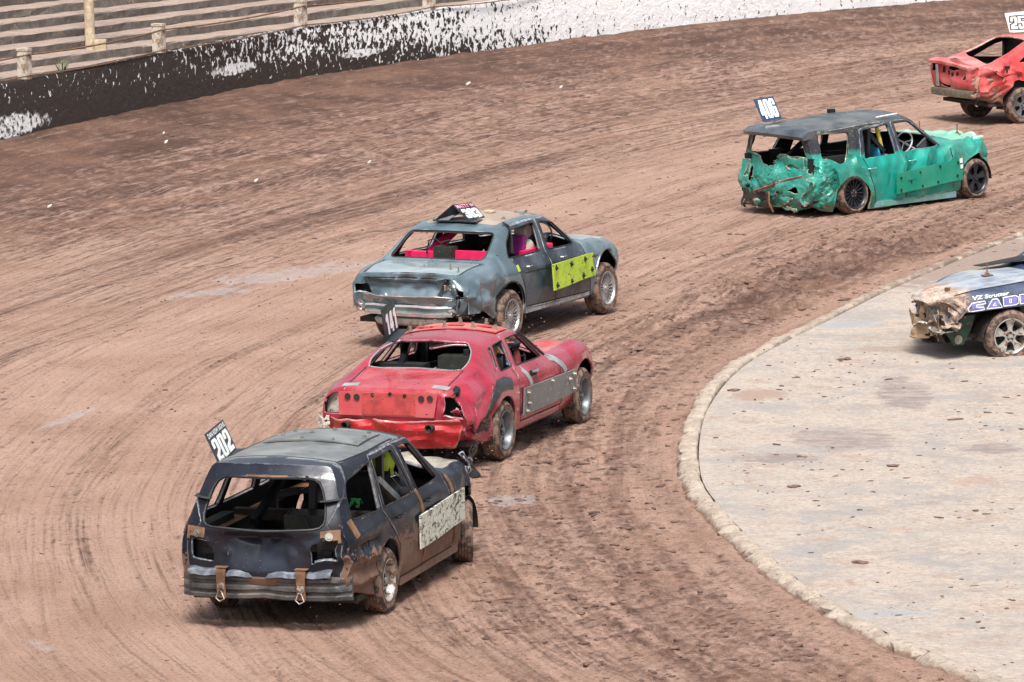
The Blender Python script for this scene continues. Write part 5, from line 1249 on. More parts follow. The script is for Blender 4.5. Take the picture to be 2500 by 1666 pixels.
# ---------------------------------------------------------------- 383 : silver saloon
def silver_car():
    w=.88
    S=[st([-2.40,-2.47,-2.51,-2.52,-2.50],(.70,.78,.80,.80,.75),(.46,.56,.68,.81,.90),(-2.48,.68,.955),(-2.54,.97)),
       st([-2.22,-2.25,-2.28,-2.28,-2.26],(.78,.84,.86,.86,.81),(.44,.54,.68,.84,.955),(-2.22,.71,1.0),(-2.24,1.02)),
       st(-1.78,(.82,.87,.89,.88,.82),(.34,.48,.68,.88,1.0),(-1.80,.72,1.045),(-1.80,1.045)),
       st(-1.48,(.83,.87,.89,.88,.815),(.32,.45,.68,.88,1.01),(-1.50,.69,1.20),(-1.52,1.215),mid=(-1.52,.36,1.215)),
       st(-1.20,(.83,.87,.89,.88,.81),(.31,.42,.68,.88,1.01),(-1.22,.635,1.38),(-1.22,1.41)),
       st(-.85,(.83,.87,.89,.88,.81),(.30,.40,.68,.88,1.01),(-.90,.615,1.435),(-.88,1.48)),
       st(-.30,(.83,.87,.89,.88,.81),(.29,.39,.67,.87,1.0),(-.38,.61,1.45),(-.35,1.50)),
       st(.15,(.83,.87,.89,.88,.81),(.28,.38,.66,.87,1.0),(.14,.605,1.425),(.24,1.46)),
       st(.60,(.83,.87,.885,.87,.805),(.28,.37,.65,.86,.98),(.48,.675,1.22),(.62,1.26)),
       st(.95,(.83,.86,.88,.87,.80),(.28,.37,.64,.84,.965),(.84,.74,.995),(1.12,1.03)),
       st(1.45,(.82,.86,.88,.86,.80),(.34,.44,.66,.84,.94),(1.45,.71,.975),(1.48,1.02)),
       st(1.85,(.78,.83,.85,.83,.78),(.42,.52,.66,.79,.875),(1.85,.66,.92),(1.9,.96)),
       st([2.02,2.05,2.07,2.07,2.05],(.66,.74,.77,.75,.70),(.48,.56,.66,.76,.82),(2.03,.60,.86),(2.1,.90))]
    c=Car('saloon_car','silver blue saloon banger with a lime green side board and pink roll cage','racing car',PS[:2],PS[2],S,sm=2)
    for pr in (right,left):
        c.window([(-1.31,1.05),(-1.22,1.22),(-.98,1.365),(-.28,1.39),(-.36,1.035)],'xz',pr,.06)
        c.window([(-.12,1.385),(.27,1.335),(.62,1.01),(-.15,1.03)],'xz',pr,.05)
        c.hole(arch(-1.42,.44,.40,.33),'xz',pr);c.hole(arch(1.50,.48,.40,.36),'xz',pr)
    c.window([(-.66,1.07),(-.60,1.36),(.60,1.36),(.66,1.07)],'yz',lambda p:-1.8<p.x<-1.12 and p.z>1.05 and abs(p.y)<.72,.06)
    c.window([(.28,-.53),(.78,-.64),(.98,0),(.78,.64),(.28,.53),(.36,0)],'xy',lambda p:p.z>1.02 and p.x>.05,.05)
    c.window([(-.76,.67),(-.76,.80),(-.60,.83),(-.55,.68)],'yz',lambda p:p.x<-2.3,.03);c.window([(.77,.69),(.77,.82),(.60,.82),(.54,.70)],'yz',lambda p:p.x<-2.3,.03)
    c.part([(-2.46,-.64),(-1.85,-.66),(-1.85,.66),(-2.46,.64)],'xy',lambda p:p.z>.93 and p.x<-1.7,1,.05)
    c.part([(-1.05,-.50),(.05,-.50),(.15,0),(.05,.50),(-1.05,.50)],'xy',lambda p:p.z>1.40,2,.05)
    for i,pr in enumerate((right,left)):
        c.part([(-1.22,1.02),(-.92,1.42),(-.20,1.43),(-.26,1.0),(-.10,.36),(-.95,.40),(-1.0,.62)],'xz',pr,3+i)
        c.part([(-.19,1.43),(.14,1.42),(.80,1.0),(1.02,.34),(-.09,.36),(-.25,1.0)],'xz',pr,5+i)
    c.part([(1.12,-.68),(2.1,-.62),(2.1,.62),(1.12,.68)],'xy',lambda p:p.z>.85 and p.x>1.05,7,.05)
    def dis(P):
        D=folds(P,1.8,53)*.010
        wr=boxw(P,(-2.7,-.95,.4),(-2.3,-.45,.85),.10);D+=folds(P,5,55)*.22*wr[:,None]+folds(P,13,54)*.07*wr[:,None]
        wl=boxw(P,(-2.7,.4,.4),(-2.3,.95,.68),.10);D+=folds(P,6,56)*.14*wl[:,None]+folds(P,14,52)*.05*wl[:,None]
        wc=boxw(P,(-2.7,-.5,.55),(-2.3,.6,.9),.08);zt=np.clip(np.minimum((.90-P[:,2])/.05,(P[:,2]-.66)/.12),0,1);D[:,0]+=wc*(.01+zt*.085+np.abs(folds(P,3,57)[:,0])*.13);D+=folds(P,9,51)*.02*wc[:,None]
        wq=boxw(P,(-2.3,-.98,.4),(-1.7,-.75,.82),.12);D+=folds(P,4,58)*.14*wq[:,None];D[:,2]+=wq*sstep(.62,.5,P[:,2])*(vnoise(P[:,0]*14,P[:,1]*3,5)-.2)*.12
        wd=boxw(P,(-1.2,-1,.35),(1.0,-.75,.92),.1);D[:,1]+=folds(P,2.6,59)[:,1]*.022*wd
        wt=(P[:,2]>.93)*sstep(-1.8,-2.0,P[:,0]);D[:,2]+=wt*folds(P,2.4,60)[:,2]*.022
        wf=sstep(1.4,1.9,P[:,0]);D+=folds(P,4,61)*.05*wf[:,None]
        wo=boxw(P,(1.05,-1,.8),(1.95,-.6,1.1),.15);D[:,2]+=wo*.01
        return D
    c.refine(lambda p:(p.x<-1.7 and p.z<1.0) or (p.x>1.3),1)
    c.displace(dis)
    pm=paint('silver_blue_paint',(.075,.12,.145),(.15,.21,.25),.22,.10,mud=.12,mudtop=.35,scr=.25,scrcol=(.34,.38,.4),dust=.04,dustcol=(.5,.5,.48),spots=.45,coat=.9,wear=.5,wearcol=(.4,.45,.48))
    pside=paint('shaded_blue_flank',(.014,.02,.03),(.06,.085,.115),.28,.1,mud=.30,mudtop=.7,scr=.85,scrcol=(.30,.32,.38),dust=.06,spots=.5,coat=.4,wear=.6,wearcol=(.35,.38,.42))  # scuffed flank copy of the blue paint, colour darkened for the shaded sides
    pt_=paint('skylit_boot_paint',(.26,.34,.37),(.40,.48,.50),.20,.15,mud=.0,mudtop=.3,scr=.3,scrcol=(.5,.54,.55),dust=.12,dustcol=(.5,.5,.46),spots=.5,coat=.9)  # boot lid copy of the paint, colour lightened to stand for reflected sky
    pr_=paint('brown_dusty_roof',(.27,.215,.17),(.34,.28,.23),.6,.1,mud=.0,mudtop=.3,scr=.3,scrcol=(.2,.16,.12),dust=.4,dustcol=(.5,.38,.3),spots=.2,coat=0)
    ph=paint('pale_silver_bonnet',(.36,.42,.42),(.45,.50,.50),.4,.5,mud=.0,mudtop=.3,scr=.2,dust=.4,dustcol=(.5,.48,.42),spots=.3,coat=.2)
    c.finish({1:'boot_lid',2:'roof_skin',3:'rear_door',4:'rear_door',5:'front_door',6:'front_door',7:'bonnet'},{0:pm,1:pt_,2:pr_,3:pside,4:pside,5:pside,6:pside,7:ph},M['dark'],.03)
    c.edge_trim('window_seal',M['black'],.010,lambda p:p.z>1.0 and p.x<1.2)
    c.edge_trim('arch_lip',M['blackpaint'],.012,lambda p:p.z<.86 and p.z>.45 and -1.9<p.x<-.95 and abs(p.y)>.7)
    c.edge_trim('front_arch_lip',M['greysteel'],.016,lambda p:p.z<.9 and p.z>.45 and 1.0<p.x<1.95 and abs(p.y)>.7)
    chassis(c,-2.3,1.8,w,.34,((-1.42,.38),(1.48,.40)))
    seams(c,'door_seam','r',[[(-1.22,1.0),(-1.02,.64),(-.95,.40)],[(-.26,1.02),(-.10,.36)],[(.80,.99),(1.0,.36)],[(-.95,.40),(1.0,.36)],[(-1.0,.83),(1.2,.80)]],.013)
    seams(c,'boot_seam','t',[[(-2.44,-.665),(-1.85,-.68)],[(-2.44,.665),(-1.85,.68)]],.014)
    seams(c,'boot_edge','b',[[(-.62,.91),(0,.925),(.68,.90)]],.012)
    for s in (-1,1):MB().box((.0,s*.81,.345),(.95,.045,.035)).build('sill',pside,c.root)
    for x in (-.89,.14):
        handle(c,x,.905,M['chrome'],.06)
    seams(c,'lock_sticker','r',[[(-1.19,.905),(-1.13,.91)]],.08,M['limeboard'],.002)
    # crushed rear panel below the boot
    V=[];nu,nv=110,16
    for i in range(nu+1):
        u=-1+2*i/nu
        for j in range(nv+1):
            v=j/nv;V.append((-2.58+.14*u**4+.10*v,u*.77,.69-.14*v))
    V=np.array(V);D=folds(V,4,81,6)*.08+folds(V,9,82)*.035;V=V+D*np.array([1.,.4,.6]);mb=MB();mb.mesh(V.tolist(),[(i*(nv+1)+j,(i+1)*(nv+1)+j,(i+1)*(nv+1)+j+1,i*(nv+1)+j+1) for i in range(nu) for j in range(nv)])
    cp=paint('crushed_pale_silver',(.36,.43,.44),(.22,.27,.29),.3,.7,mud=.12,mudtop=.7,scr=.6,scrcol=(.12,.12,.13),dust=.15,spots=.5,coat=.3,chip=.4,chipcol=(.2,.13,.09),wear=.9,wearcol=(.45,.5,.5))
    o=mb.build('crushed_rear_panel',cp,c.root,18);o.modifiers.new('t','SOLIDIFY').thickness=.01
    # bumper beam and silencer
    V=[];nu=40;prof=[(0,.57),(-.06,.575),(-.075,.55),(-.05,.52),(-.05,.50),(-.08,.475),(-.075,.44),(-.02,.43)]
    for i in range(nu+1):
        u=-1+2*i/nu
        for a,z in prof:V.append((-2.50+a+.05*u*u,.02+u*.60,z))
    V=np.array(V);V+=folds(V,3.5,84)*.040;k=len(prof);mb=MB();mb.mesh(V.tolist(),[(i*k+j,(i+1)*k+j,(i+1)*k+j+1,i*k+j+1) for i in range(nu) for j in range(k-1)]+[tuple(range(k)),tuple(nu*k+j for j in range(k))[::-1]])
    mb.build('bumper_beam',cp,c.root,25)
    mb=MB();mb.tube([(-2.30,.58,.36),(-2.32,.50,.36),(-2.33,.45,.36),(-2.33,-.35,.37),(-2.32,-.42,.37)],[.03,.09,.10,.10,.05],16,flat=.8);mb.build('silencer_box',M['alloy'],c.root,50)
    rag_strips('crushed_corner',cp,c.root,(-2.46,-.62,.56),(.08,.16,.10),9,.10,85);rag_strips('crushed_corner_skin',pm,c.root,(-2.30,-.83,.60),(.18,.04,.12),9,.09,86)
    rag_strips('torn_left_corner',cp,c.root,(-2.46,.74,.58),(.06,.10,.10),9,.09,87);rag_strips('hanging_bracket',M['inner_brown'],c.root,(-2.35,-.70,.46),(.12,.10,.06),9,.08,88)
    rag_strips('lamp_fragment',M['chrome'],c.root,(-2.47,-.52,.80),(.03,.05,.04),9,.03,90)
    # webbing strap across the corner
    mb=MB();c.strip(mb,'b',[(-.52,.90),(-.40,.70)],.055,.007,.03);mb.build('webbing_strap',M['clothblack'],c.root,25)
    mb=MB();mb.tube([(-1.0,-.57,1.465),(-.97,-.64,1.42),(-.98,-.665,1.36),(-1.0,-.70,1.25),(-1.05,-.72,1.08)],.034,8,flat=.35);mb.build('door_strap',M['clothblack'],c.root)
    # lamp sockets
    for s in (-1,1):MB().box((-2.36,s*.66,.745),(.03,.11,.07)).build('lamp_recess',M['dark'],c.root,20)
    # side board
    o,pt=c.panel('side_board',M['limeboard'],'r',[(-.46,.875),(1.22,.845),(1.20,.55),(-.46,.545)],.02,.014)
    for x,z in ((-.36,.82),(.22,.80),(.75,.80),(1.12,.79),(.98,.64),(.65,.60),(.18,.585),(-.36,.60)):
        p=pt(x,z);mb=MB();a=random.uniform(0,1.5);mb.box(p+Vector((0,-.004,0)),(.03,.004,.03),(Vector((math.cos(a),0,math.sin(a))),Vector((0,1,0)),Vector((-math.sin(a),0,math.cos(a)))));mb.bolt(p,(0,-1,0),.014,.03);mb.build('board_fixing',M['darkalloy'],c.root,30)
    V,F=text_verts('KRKKKS');mb=MB();mb.mesh([pt(-.26+x*.30,.705+y*.035,.002) for x,y in V],F);mb.build('board_lettering',M['dark'],o,0)
    # cage etc.
    cage(c,'roll_cage',M['pink'],[[(-.62,.22,1.36),(-1.22,.42,1.0)],[(-1.30,.60,1.05),(-1.30,.20,1.05)],[(-.55,-.62,1.0),(.15,-.68,1.03)],[(-1.30,.60,1.10),(-1.30,.60,.80)]],.045,True)
    MB().box((-1.28,-.36,1.00),(.03,.33,.12)).build('pink_bulkhead',M['pink'],c.root,20)
    MB().box((-1.0,.0,.98),(.03,.62,.08)).build('pink_cross_plate',M['pink'],c.root,20)
    MB().box((-1.32,.08,1.03),(.09,.13,.14)).build('fuel_tank',M['greytank'],c.root,20)
    cage(c,'fuel_hose',M['black'],[[(-1.32,.12,1.18),(-1.36,.20,1.27),(-1.38,.28,1.25),(-1.38,.32,1.08)],[(-1.32,.05,1.18),(-1.36,.0,1.26),(-1.38,.13,1.22)]],.010)
    MB().tube([(-.22,-.55,1.25),(-.22,-.40,1.25)],[.10,.10],20).build('head_pad',M['foam'],c.root,40)
    MB().box((-.43,-.50,1.11),(.05,.10,.12)).build('shoulder_pad',M['purple'],c.root,20)
    mb=MB();mb.tube([(-.40,-.55,1.02),(-.26,-.57,1.08),(-.10,-.57,1.00)],[.05,.085,.04],12);mb.build('foam_roll',M['foam'],c.root,50)
    cage(c,'inner_window_rail',M['blackpaint'],[[(-.92,-.62,1.36),(-.96,-.68,1.06)]],.03)
    interior(c,(-1.9,.4,.66,.24),-1.05,1.15,.70)
    MB().box((-1.62,0,1.0),(.10,.60,.015)).build('parcel_shelf',M['dark'],c.root,20)
    seat(c,.0,-.33,.45,M['seatdark'],.7);steering(c,(.55,-.33,1.10),M['black'],.19)
    # roof strap, bolts, board folded over
    bolts(c,'t',[(-.95,.42),(-.7,-.44),(-.2,-.46),(-.9,-.2),(.0,.42),(-.3,.45),(.05,-.4),(-.55,.46)],.018,.03)
    for x,y,m in ((-.55,.12,M['purple']),(-.35,-.08,M['creamwood']),(.02,-.34,M['alloymud'])):
        q=c.hit('t',x,y)
        MB().box(q[0]+Vector((0,0,.02)),(.07,.13 if m==M['purple'] else .06,.012)).build('roof_block',m,c.root,20)
    number_board(c.root,[(-1.06,-.12,1.475),(-.74,-.21,1.475),(-1.05,.11,1.67),(-.73,-.01,1.67)],'383',M['boardblack'],M['white'],(.10,.12,.95,.66),'MATTY W',(.08,.74,.97,.95),M['palepink'],foot=False)
    mb=MB();mb.mesh([(-1.14,.34,1.46),(-1.05,.11,1.668),(-.92,.02,1.57),(-1.06,.16,1.475),(-.82,.26,1.46),(-.73,-.01,1.668)],[(0,1,2,3),(0,4,5,1)]);o=mb.build('board_back',M['boardblack'],c.root,0);o.modifiers.new('t','SOLIDIFY').thickness=.006
    MB().box((-.96,.05,1.468),(.16,.30,.005)).build('board_base',M['boardblack'],c.root,20)
    bolts(c,'t',[(-2.25,-.45),(-2.33,-.60)],.012,.07)
    for x,st_ in ((-1.43,.0),(1.44,-.02)):
        for s in (-1,1): wheel(c.root,x,s*.79,s,'multi',st_,.335,.215,.215,M['alloy'],camber=3*s if x>0 else 0)
    driver(PS[:2],PS[2],'driver in a dark suit and dark green visor inside the silver saloon',M['darksuit'],M['helmetdark'],(.18,-.34,1.21),sit=(.02,-.33),hands=[(.52,-.44,1.08),(.52,-.20,1.08)],peak=M['greentape'])
    return c
silver_car()
# ---------------------------------------------------------------- 406 : green estate
def green_car():
    w=.86
    S=[st([-2.12,-2.18,-2.20,-2.16,-2.10],(.62,.74,.78,.78,.73),(.12,.28,.48,.68,.83),(-2.10,.575,1.235),(-2.22,1.275)),
       st([-1.98,-2.0,-2.02,-2.0,-1.98],(.74,.82,.84,.84,.79),(.10,.25,.48,.69,.84),(-1.92,.60,1.265),(-1.95,1.315)),
       st(-1.36,(.82,.85,.87,.86,.80),(.07,.22,.48,.69,.83),(-1.36,.62,1.295),(-1.36,1.37)),
       st(-.75,(.83,.86,.87,.86,.80),(.06,.2,.48,.70,.84),(-.75,.62,1.325),(-.75,1.405)),
       st(-.1,(.83,.86,.87,.86,.80),(.10,.22,.49,.72,.86),(.04,.605,1.345),(.12,1.40)),
       st(.35,(.83,.86,.87,.86,.80),(.12,.24,.5,.73,.87),(.36,.665,1.12),(.5,1.18)),
       st(.72,(.83,.86,.87,.855,.80),(.14,.25,.5,.74,.88),(.66,.735,.91),(.92,.96)),
       st(1.15,(.82,.85,.87,.85,.79),(.2,.3,.52,.75,.885),(1.15,.69,.93),(1.2,.98)),
       st(1.50,(.74,.80,.84,.82,.76),(.3,.4,.58,.78,.89),(1.5,.64,.93),(1.55,.96)),
       st([1.64,1.68,1.70,1.70,1.68],(.62,.70,.74,.73,.68),(.36,.44,.58,.74,.85),(1.66,.58,.89),(1.72,.91))]
    c=Car('estate_car','turquoise green estate banger with a crushed rear and number 406 on the roof','racing car',PG[:2],PG[2],S,roll=.022,du=.036)
    for pr in (right,left):
        c.window([(-1.97,.88),(-1.92,1.235),(-1.27,1.235),(-1.48,.79)],'xz',pr,.05)
        c.window([(-.99,1.235),(-.43,1.285),(-.39,.85),(-1.07,.83)],'xz',pr,.03)
        c.window([(-.29,1.29),(.05,1.295),(.56,.895),(-.26,.86)],'xz',pr,.04)
        c.hole(arch(-1.40,.30,.37,.27),'xz',pr);c.hole(arch(1.36,.36,.38,.32),'xz',pr)
    c.window([(-.60,.91),(-.50,1.205),(.50,1.205),(.62,.90),(.44,.86),(.32,.74),(.06,.73),(-.04,.84),(-.12,.92)],'yz',lambda p:p.x<-1.97,.03)
    for hp in ([(.62,.50),(.50,.46),(.46,.66),(.54,.73)],[(-.60,.70),(-.63,.86),(-.71,.82),(-.69,.66)],[(.46,.12),(-.02,.08),(.02,.27),(.20,.33),(.42,.30)],[(-.30,.40),(-.52,.36),(-.46,.46)]):
        c.hole(hp,'yz',lambda p:p.x<-1.97)
    c.window([(.16,-.52),(.60,-.63),(.80,0),(.60,.63),(.16,.52),(.22,0)],'xy',lambda p:p.z>.93 and p.x>-.2,.05)
    c.part([(-2.3,-.60),(-.05,-.60),(.05,0),(-.05,.60),(-2.3,.60)],'xy',lambda p:p.z>1.22,1)
    for i,pr in enumerate((right,left)):
        c.part([(-1.05,1.26),(-.36,1.32),(-.32,.86),(-.22,.14),(-.90,.12),(-1.02,.5),(-1.16,.80)],'xz',pr,3+i)
        c.part([(-.35,1.32),(.04,1.33),(.62,.89),(.80,.2),(-.21,.14),(-.31,.86)],'xz',pr,5+i)
    c.part([(.98,-.66),(1.75,-.6),(1.75,.6),(.98,.66)],'xy',lambda p:p.z>.85 and p.x>.9,7,.04)
    c.part([(-.66,.1),(.66,.1),(.68,.9),(-.68,.9)],'yz',lambda p:p.x<-2.05 and p.z<.95,8)
    def dis(P):
        D=folds(P,1.8,63)*.010
        low=sstep(.98,.78,P[:,2])
        wr=sstep(-1.55,-2.15,P[:,0])*low;D+=folds(P,4.5,65,6)*.12*wr[:,None]+folds(P,10,66,6)*.075*wr[:,None]+folds(P,24,64,6)*.035*wr[:,None];D[:,0]+=wr*.06
        wq=boxw(P,(-2.2,-.98,.3),(-1.0,-.7,.82),.12);D+=folds(P,3.8,67)*.085*wq[:,None]+folds(P,10,77)*.03*wq[:,None]
        wd=boxw(P,(-1.0,-1,.2),(.8,-.7,.84),.12);D[:,1]+=folds(P,3.0,68)[:,1]*.12*wd+folds(P,7.5,78)[:,1]*.045*wd*sstep(.50,.68,P[:,2]);D[:,2]+=folds(P,2.8,69)[:,2]*.02*wd
        wf=sstep(.7,1.5,P[:,0]);D+=folds(P,4,70)*.13*wf[:,None]+folds(P,10,71)*.06*wf[:,None]
        dp=np.exp(-((P[:,0]+2.0)/.25)**2)*sstep(.8,1.0,P[:,2])*sstep(1.25,1.1,P[:,2]);D+=folds(P,5,73)*.03*dp[:,None]
        D[:,2]+=(P[:,2]>1.2)*folds(P,1.6,74)[:,2]*.012
        return D
    c.refine(lambda p:p.x<-1.6 and p.z<.98,2);c.refine(lambda p:p.x>.7 or (-1.6<p.x<=.7 and p.z<.88),1)
    c.displace(dis)
    pm=paint('turquoise_green_paint',(.0,.235,.19),(.004,.31,.25),.28,.15,mud=.22,mudtop=.45,scr=.30,scrcol=(.55,.62,.58),dust=.10,dustcol=(.35,.5,.42),split=.86,topcol=(.022,.028,.045),spots=.6,coat=.45,chip=.25,chipcol=(.62,.66,.62),wear=.35,wearcol=(.35,.5,.43))
    pcr=paint('crushed_green_paint',(.002,.235,.185),(.03,.34,.27),.34,.2,mud=.55,mudtop=.80,scr=.75,scrcol=(.5,.55,.45),dust=.12,split=.95,topcol=(.02,.022,.03),spots=.8,coat=.35,chip=.45,chipcol=(.28,.22,.16),wear=1.,wearcol=(.22,.24,.18))
    pr_=paint('black_grey_roof_paint',(.04,.05,.065),(.11,.125,.13),.42,.2,mud=.0,mudtop=.3,scr=.25,scrcol=(.3,.33,.35),dust=.4,dustcol=(.30,.31,.29),spots=.35,coat=.3)
    ph=paint('pale_green_bonnet_paint',(.10,.42,.31),(.30,.50,.40),.42,.1,mud=.1,mudtop=.5,scr=.5,scrcol=(.6,.62,.55),dust=.35,dustcol=(.48,.5,.4),spots=.5,coat=.2,wear=.7,wearcol=(.5,.55,.45))
    c.finish({1:'roof',3:'rear_door',4:'rear_door',5:'front_door',6:'front_door',7:'bonnet',8:'tailgate_remains'},{0:pcr,1:pr_,3:pm,4:pm,5:pm,6:pm,7:ph,8:pcr},M['dark'],.03,sharp=20)
    c.edge_trim('window_seal',M['black'],.008,lambda p:p.z>.9 and -1.5<p.x<.8 and abs(p.y)>.5)
    chassis(c,-2.0,1.5,w,.16,((-1.38,.35),(1.34,.38)))
    seams(c,'door_seam','r',[[(-1.12,.82),(-1.02,.5),(-.90,.14)],[(-.22,.85),(-.22,.16)],[(.76,.88),(.80,.2)]],.014)
    for x,z in ((-1.0,.66),(-.08,.70)):handle(c,x,z,pm,.09)
    for s in (-1,1):MB().box((-.02,s*.81,.12+s*.015),(.90,.04,.045)).build('sill',pm,c.root)
    # spoiler
    mb=MB();vs=[];N=20
    for i in range(N+1):
        u=-1+2*i/N
        for a,z in ((-2.02,1.335),(-2.24,1.315),(-2.36,1.245),(-2.33,1.195),(-2.12,1.215)):vs.append((a+.13*u*u,u*.62,z-.03*u*u+u*.62*.022))
    k=5;mb.mesh(vs,[(i*k+j,(i+1)*k+j,(i+1)*k+(j+1)%k,i*k+(j+1)%k) for i in range(N) for j in range(k)]+[tuple(range(k)),tuple(N*k+j for j in range(k))[::-1]]);mb.build('roof_spoiler',paint('black_spoiler_paint',(.035,.05,.065),(.08,.10,.12),.25,.2,mud=0,mudtop=.2,scr=.2,scrcol=(.4,.42,.45),dust=.15,spots=.3,coat=.6),c.root,40)
    o,pt=c.panel('side_panel',paint('green_bolted_panel',(.0,.24,.155),(.01,.28,.185),.45,.05,mud=.12,mudtop=.6,scr=.45,scrcol=(.25,.3,.28),dust=.1,spots=.9,coat=.2,chip=.1,chipcol=(.2,.14,.1)),'r',[(-.51,.54),(1.0,.665),(.95,.33),(-.51,.23)],.018,.02)
    for x,z in ((-.42,.47),(-.42,.29),(.0,.52),(.45,.57),(.85,.60),(.84,.40),(.4,.34),(.05,.31),(-.2,.40)):
        p=pt(x,z);MB().bolt(p,(0,-1,0),.012,.02).build('side_bolt',M['inner_brown'],c.root,30)
    for i in range(9):
        p=pt(-.25+i*.045,.415+i*.003,.002);MB().box(p,(.010,.002,.010)).build('side_mark',M['dark'],o,0)
    for x,z,a,b in ((.92,.62,.03,.035),(.93,.53,.025,.03)):
        p=pt(x,z,.004);MB().box(p,(a,.003,b)).build('white_decal',M['white'],o,0)
    rag_strips('crushed_tail_corner',pcr,c.root,(-2.12,-.70,.40),(.14,.14,.22),9,.17,91);rag_strips('crushed_inner_wing',M['inner_brown'],c.root,(-2.05,-.66,.22),(.18,.20,.08),9,.12,92)
    rag_strips('torn_tail_corner',pcr,c.root,(-2.16,.66,.55),(.07,.10,.26),9,.13,93);rag_strips('hanging_exhaust_bracket',M['inner_brown'],c.root,(-2.20,.62,.20),(.05,.07,.14),9,.10,94)
    rag_strips('crushed_boot_floor',pcr,c.root,(-2.24,-.10,.22),(.07,.46,.12),9,.13,95);rag_strips('bent_bumper_iron',M['inner_brown'],c.root,(-2.28,.25,.24),(.05,.30,.12),9,.10,96)
    MB().tube([(-2.30,.02,.36),(-2.34,-.02,.2),(-2.31,-.08,.06)],.022,6,flat=.5).build('hanging_strap',M['rustbrown'],c.root)
    MB().tube([(-2.22,.42,.33),(-2.30,.10,.42),(-2.22,-.30,.56),(-2.15,-.55,.62)],.02,6,flat=.6).build('red_trim_strip',M['redpart'],c.root)
    rag_strips('torn_front_corner',M['inner_brown'],c.root,(1.66,-.60,.74),(.08,.10,.14),9,.10,97);rag_strips('bent_slam_panel',ph,c.root,(1.62,-.50,.88),(.10,.16,.06),9,.09,98)
    rag_strips('folded_tail_skin',pcr,c.root,(-2.16,-.28,.80),(.05,.28,.10),9,.07,99)
    # D pillar left, rear cage
    cage(c,'roll_cage',M['blackpaint'],[[(-.75,.55,.3),(-.75,.55,1.26),(-.75,-.55,1.24),(-.75,-.55,.3)],[(-.74,-.5,1.18),(-.45,-.6,.85)],[(-.75,.4,1.25),(-1.7,.5,.6)],[(-.5,.60,.75),(.9,.60,.70)]],.032,True)
    interior(c,(-1.7,.40,.66,.20),-.8,.95,.68)
    MB().box((-1.2,0,.42),(.75,.62,.03)).build('load_floor',M['dark'],c.root,20)
    MB().box((-1.75,.42,.78),(.12,.02,.16)).build('side_plate',M['blackpaint'],c.root,20)
    MB().tube([(-.52,-.52,1.22),(-.48,-.55,1.02),(-.46,-.57,.88)],.03,8).build('cage_padding',M['yellow'],c.root)
    seat(c,-.3,-.34,.32,M['blue'],.62);steering(c,(.22,-.38,.92),M['white'],.17)
    MB().box((.62,-.42,.86),(.14,.02,.07),(Vector((.8,0,.5)),Vector((0,1,0)),Vector((-.5,0,.8)))).build('door_bracket',M['greysteel'],c.root,20)
    bolts(c,'t',[(-.35,.48),(-.35,-.48),(.0,.4),(-.9,.5),(-.9,-.5),(-.62,0),(-.1,-.40)],.014,.03)
    q=c.hit('t',-.55,.40)
    MB().box(q[0]+Vector((0,0,.03)),(.05,.04,.03)).build('roof_vent',M['black'],c.root,20)
    mb=MB();mb.tube([(-.55,-.54,1.375),(-.10,-.535,1.395)],.012,6);mb.build('white_roof_trim',M['white'],c.root)
    number_board(c.root,[(-2.0,.42,1.365),(-1.60,.42,1.39),(-2.0,.62,1.69),(-1.61,.59,1.71)],'406',M['boardblue'],M['white'],(.07,.08,.94,.92))
    bonnet_pin(c,1.45,-.35);bonnet_pin(c,1.3,.3)
    for x,st_,ty,mt in ((-1.35,0,'lace',M['darkalloy']),(1.33,.04,'five',M['darkalloy'])):
        for s in (-1,1): wheel(c.root,x,s*.765,s,ty,st_,.305,.205,.225,mt,camber=4*s if x<0 else 0)
    return c
green_car()
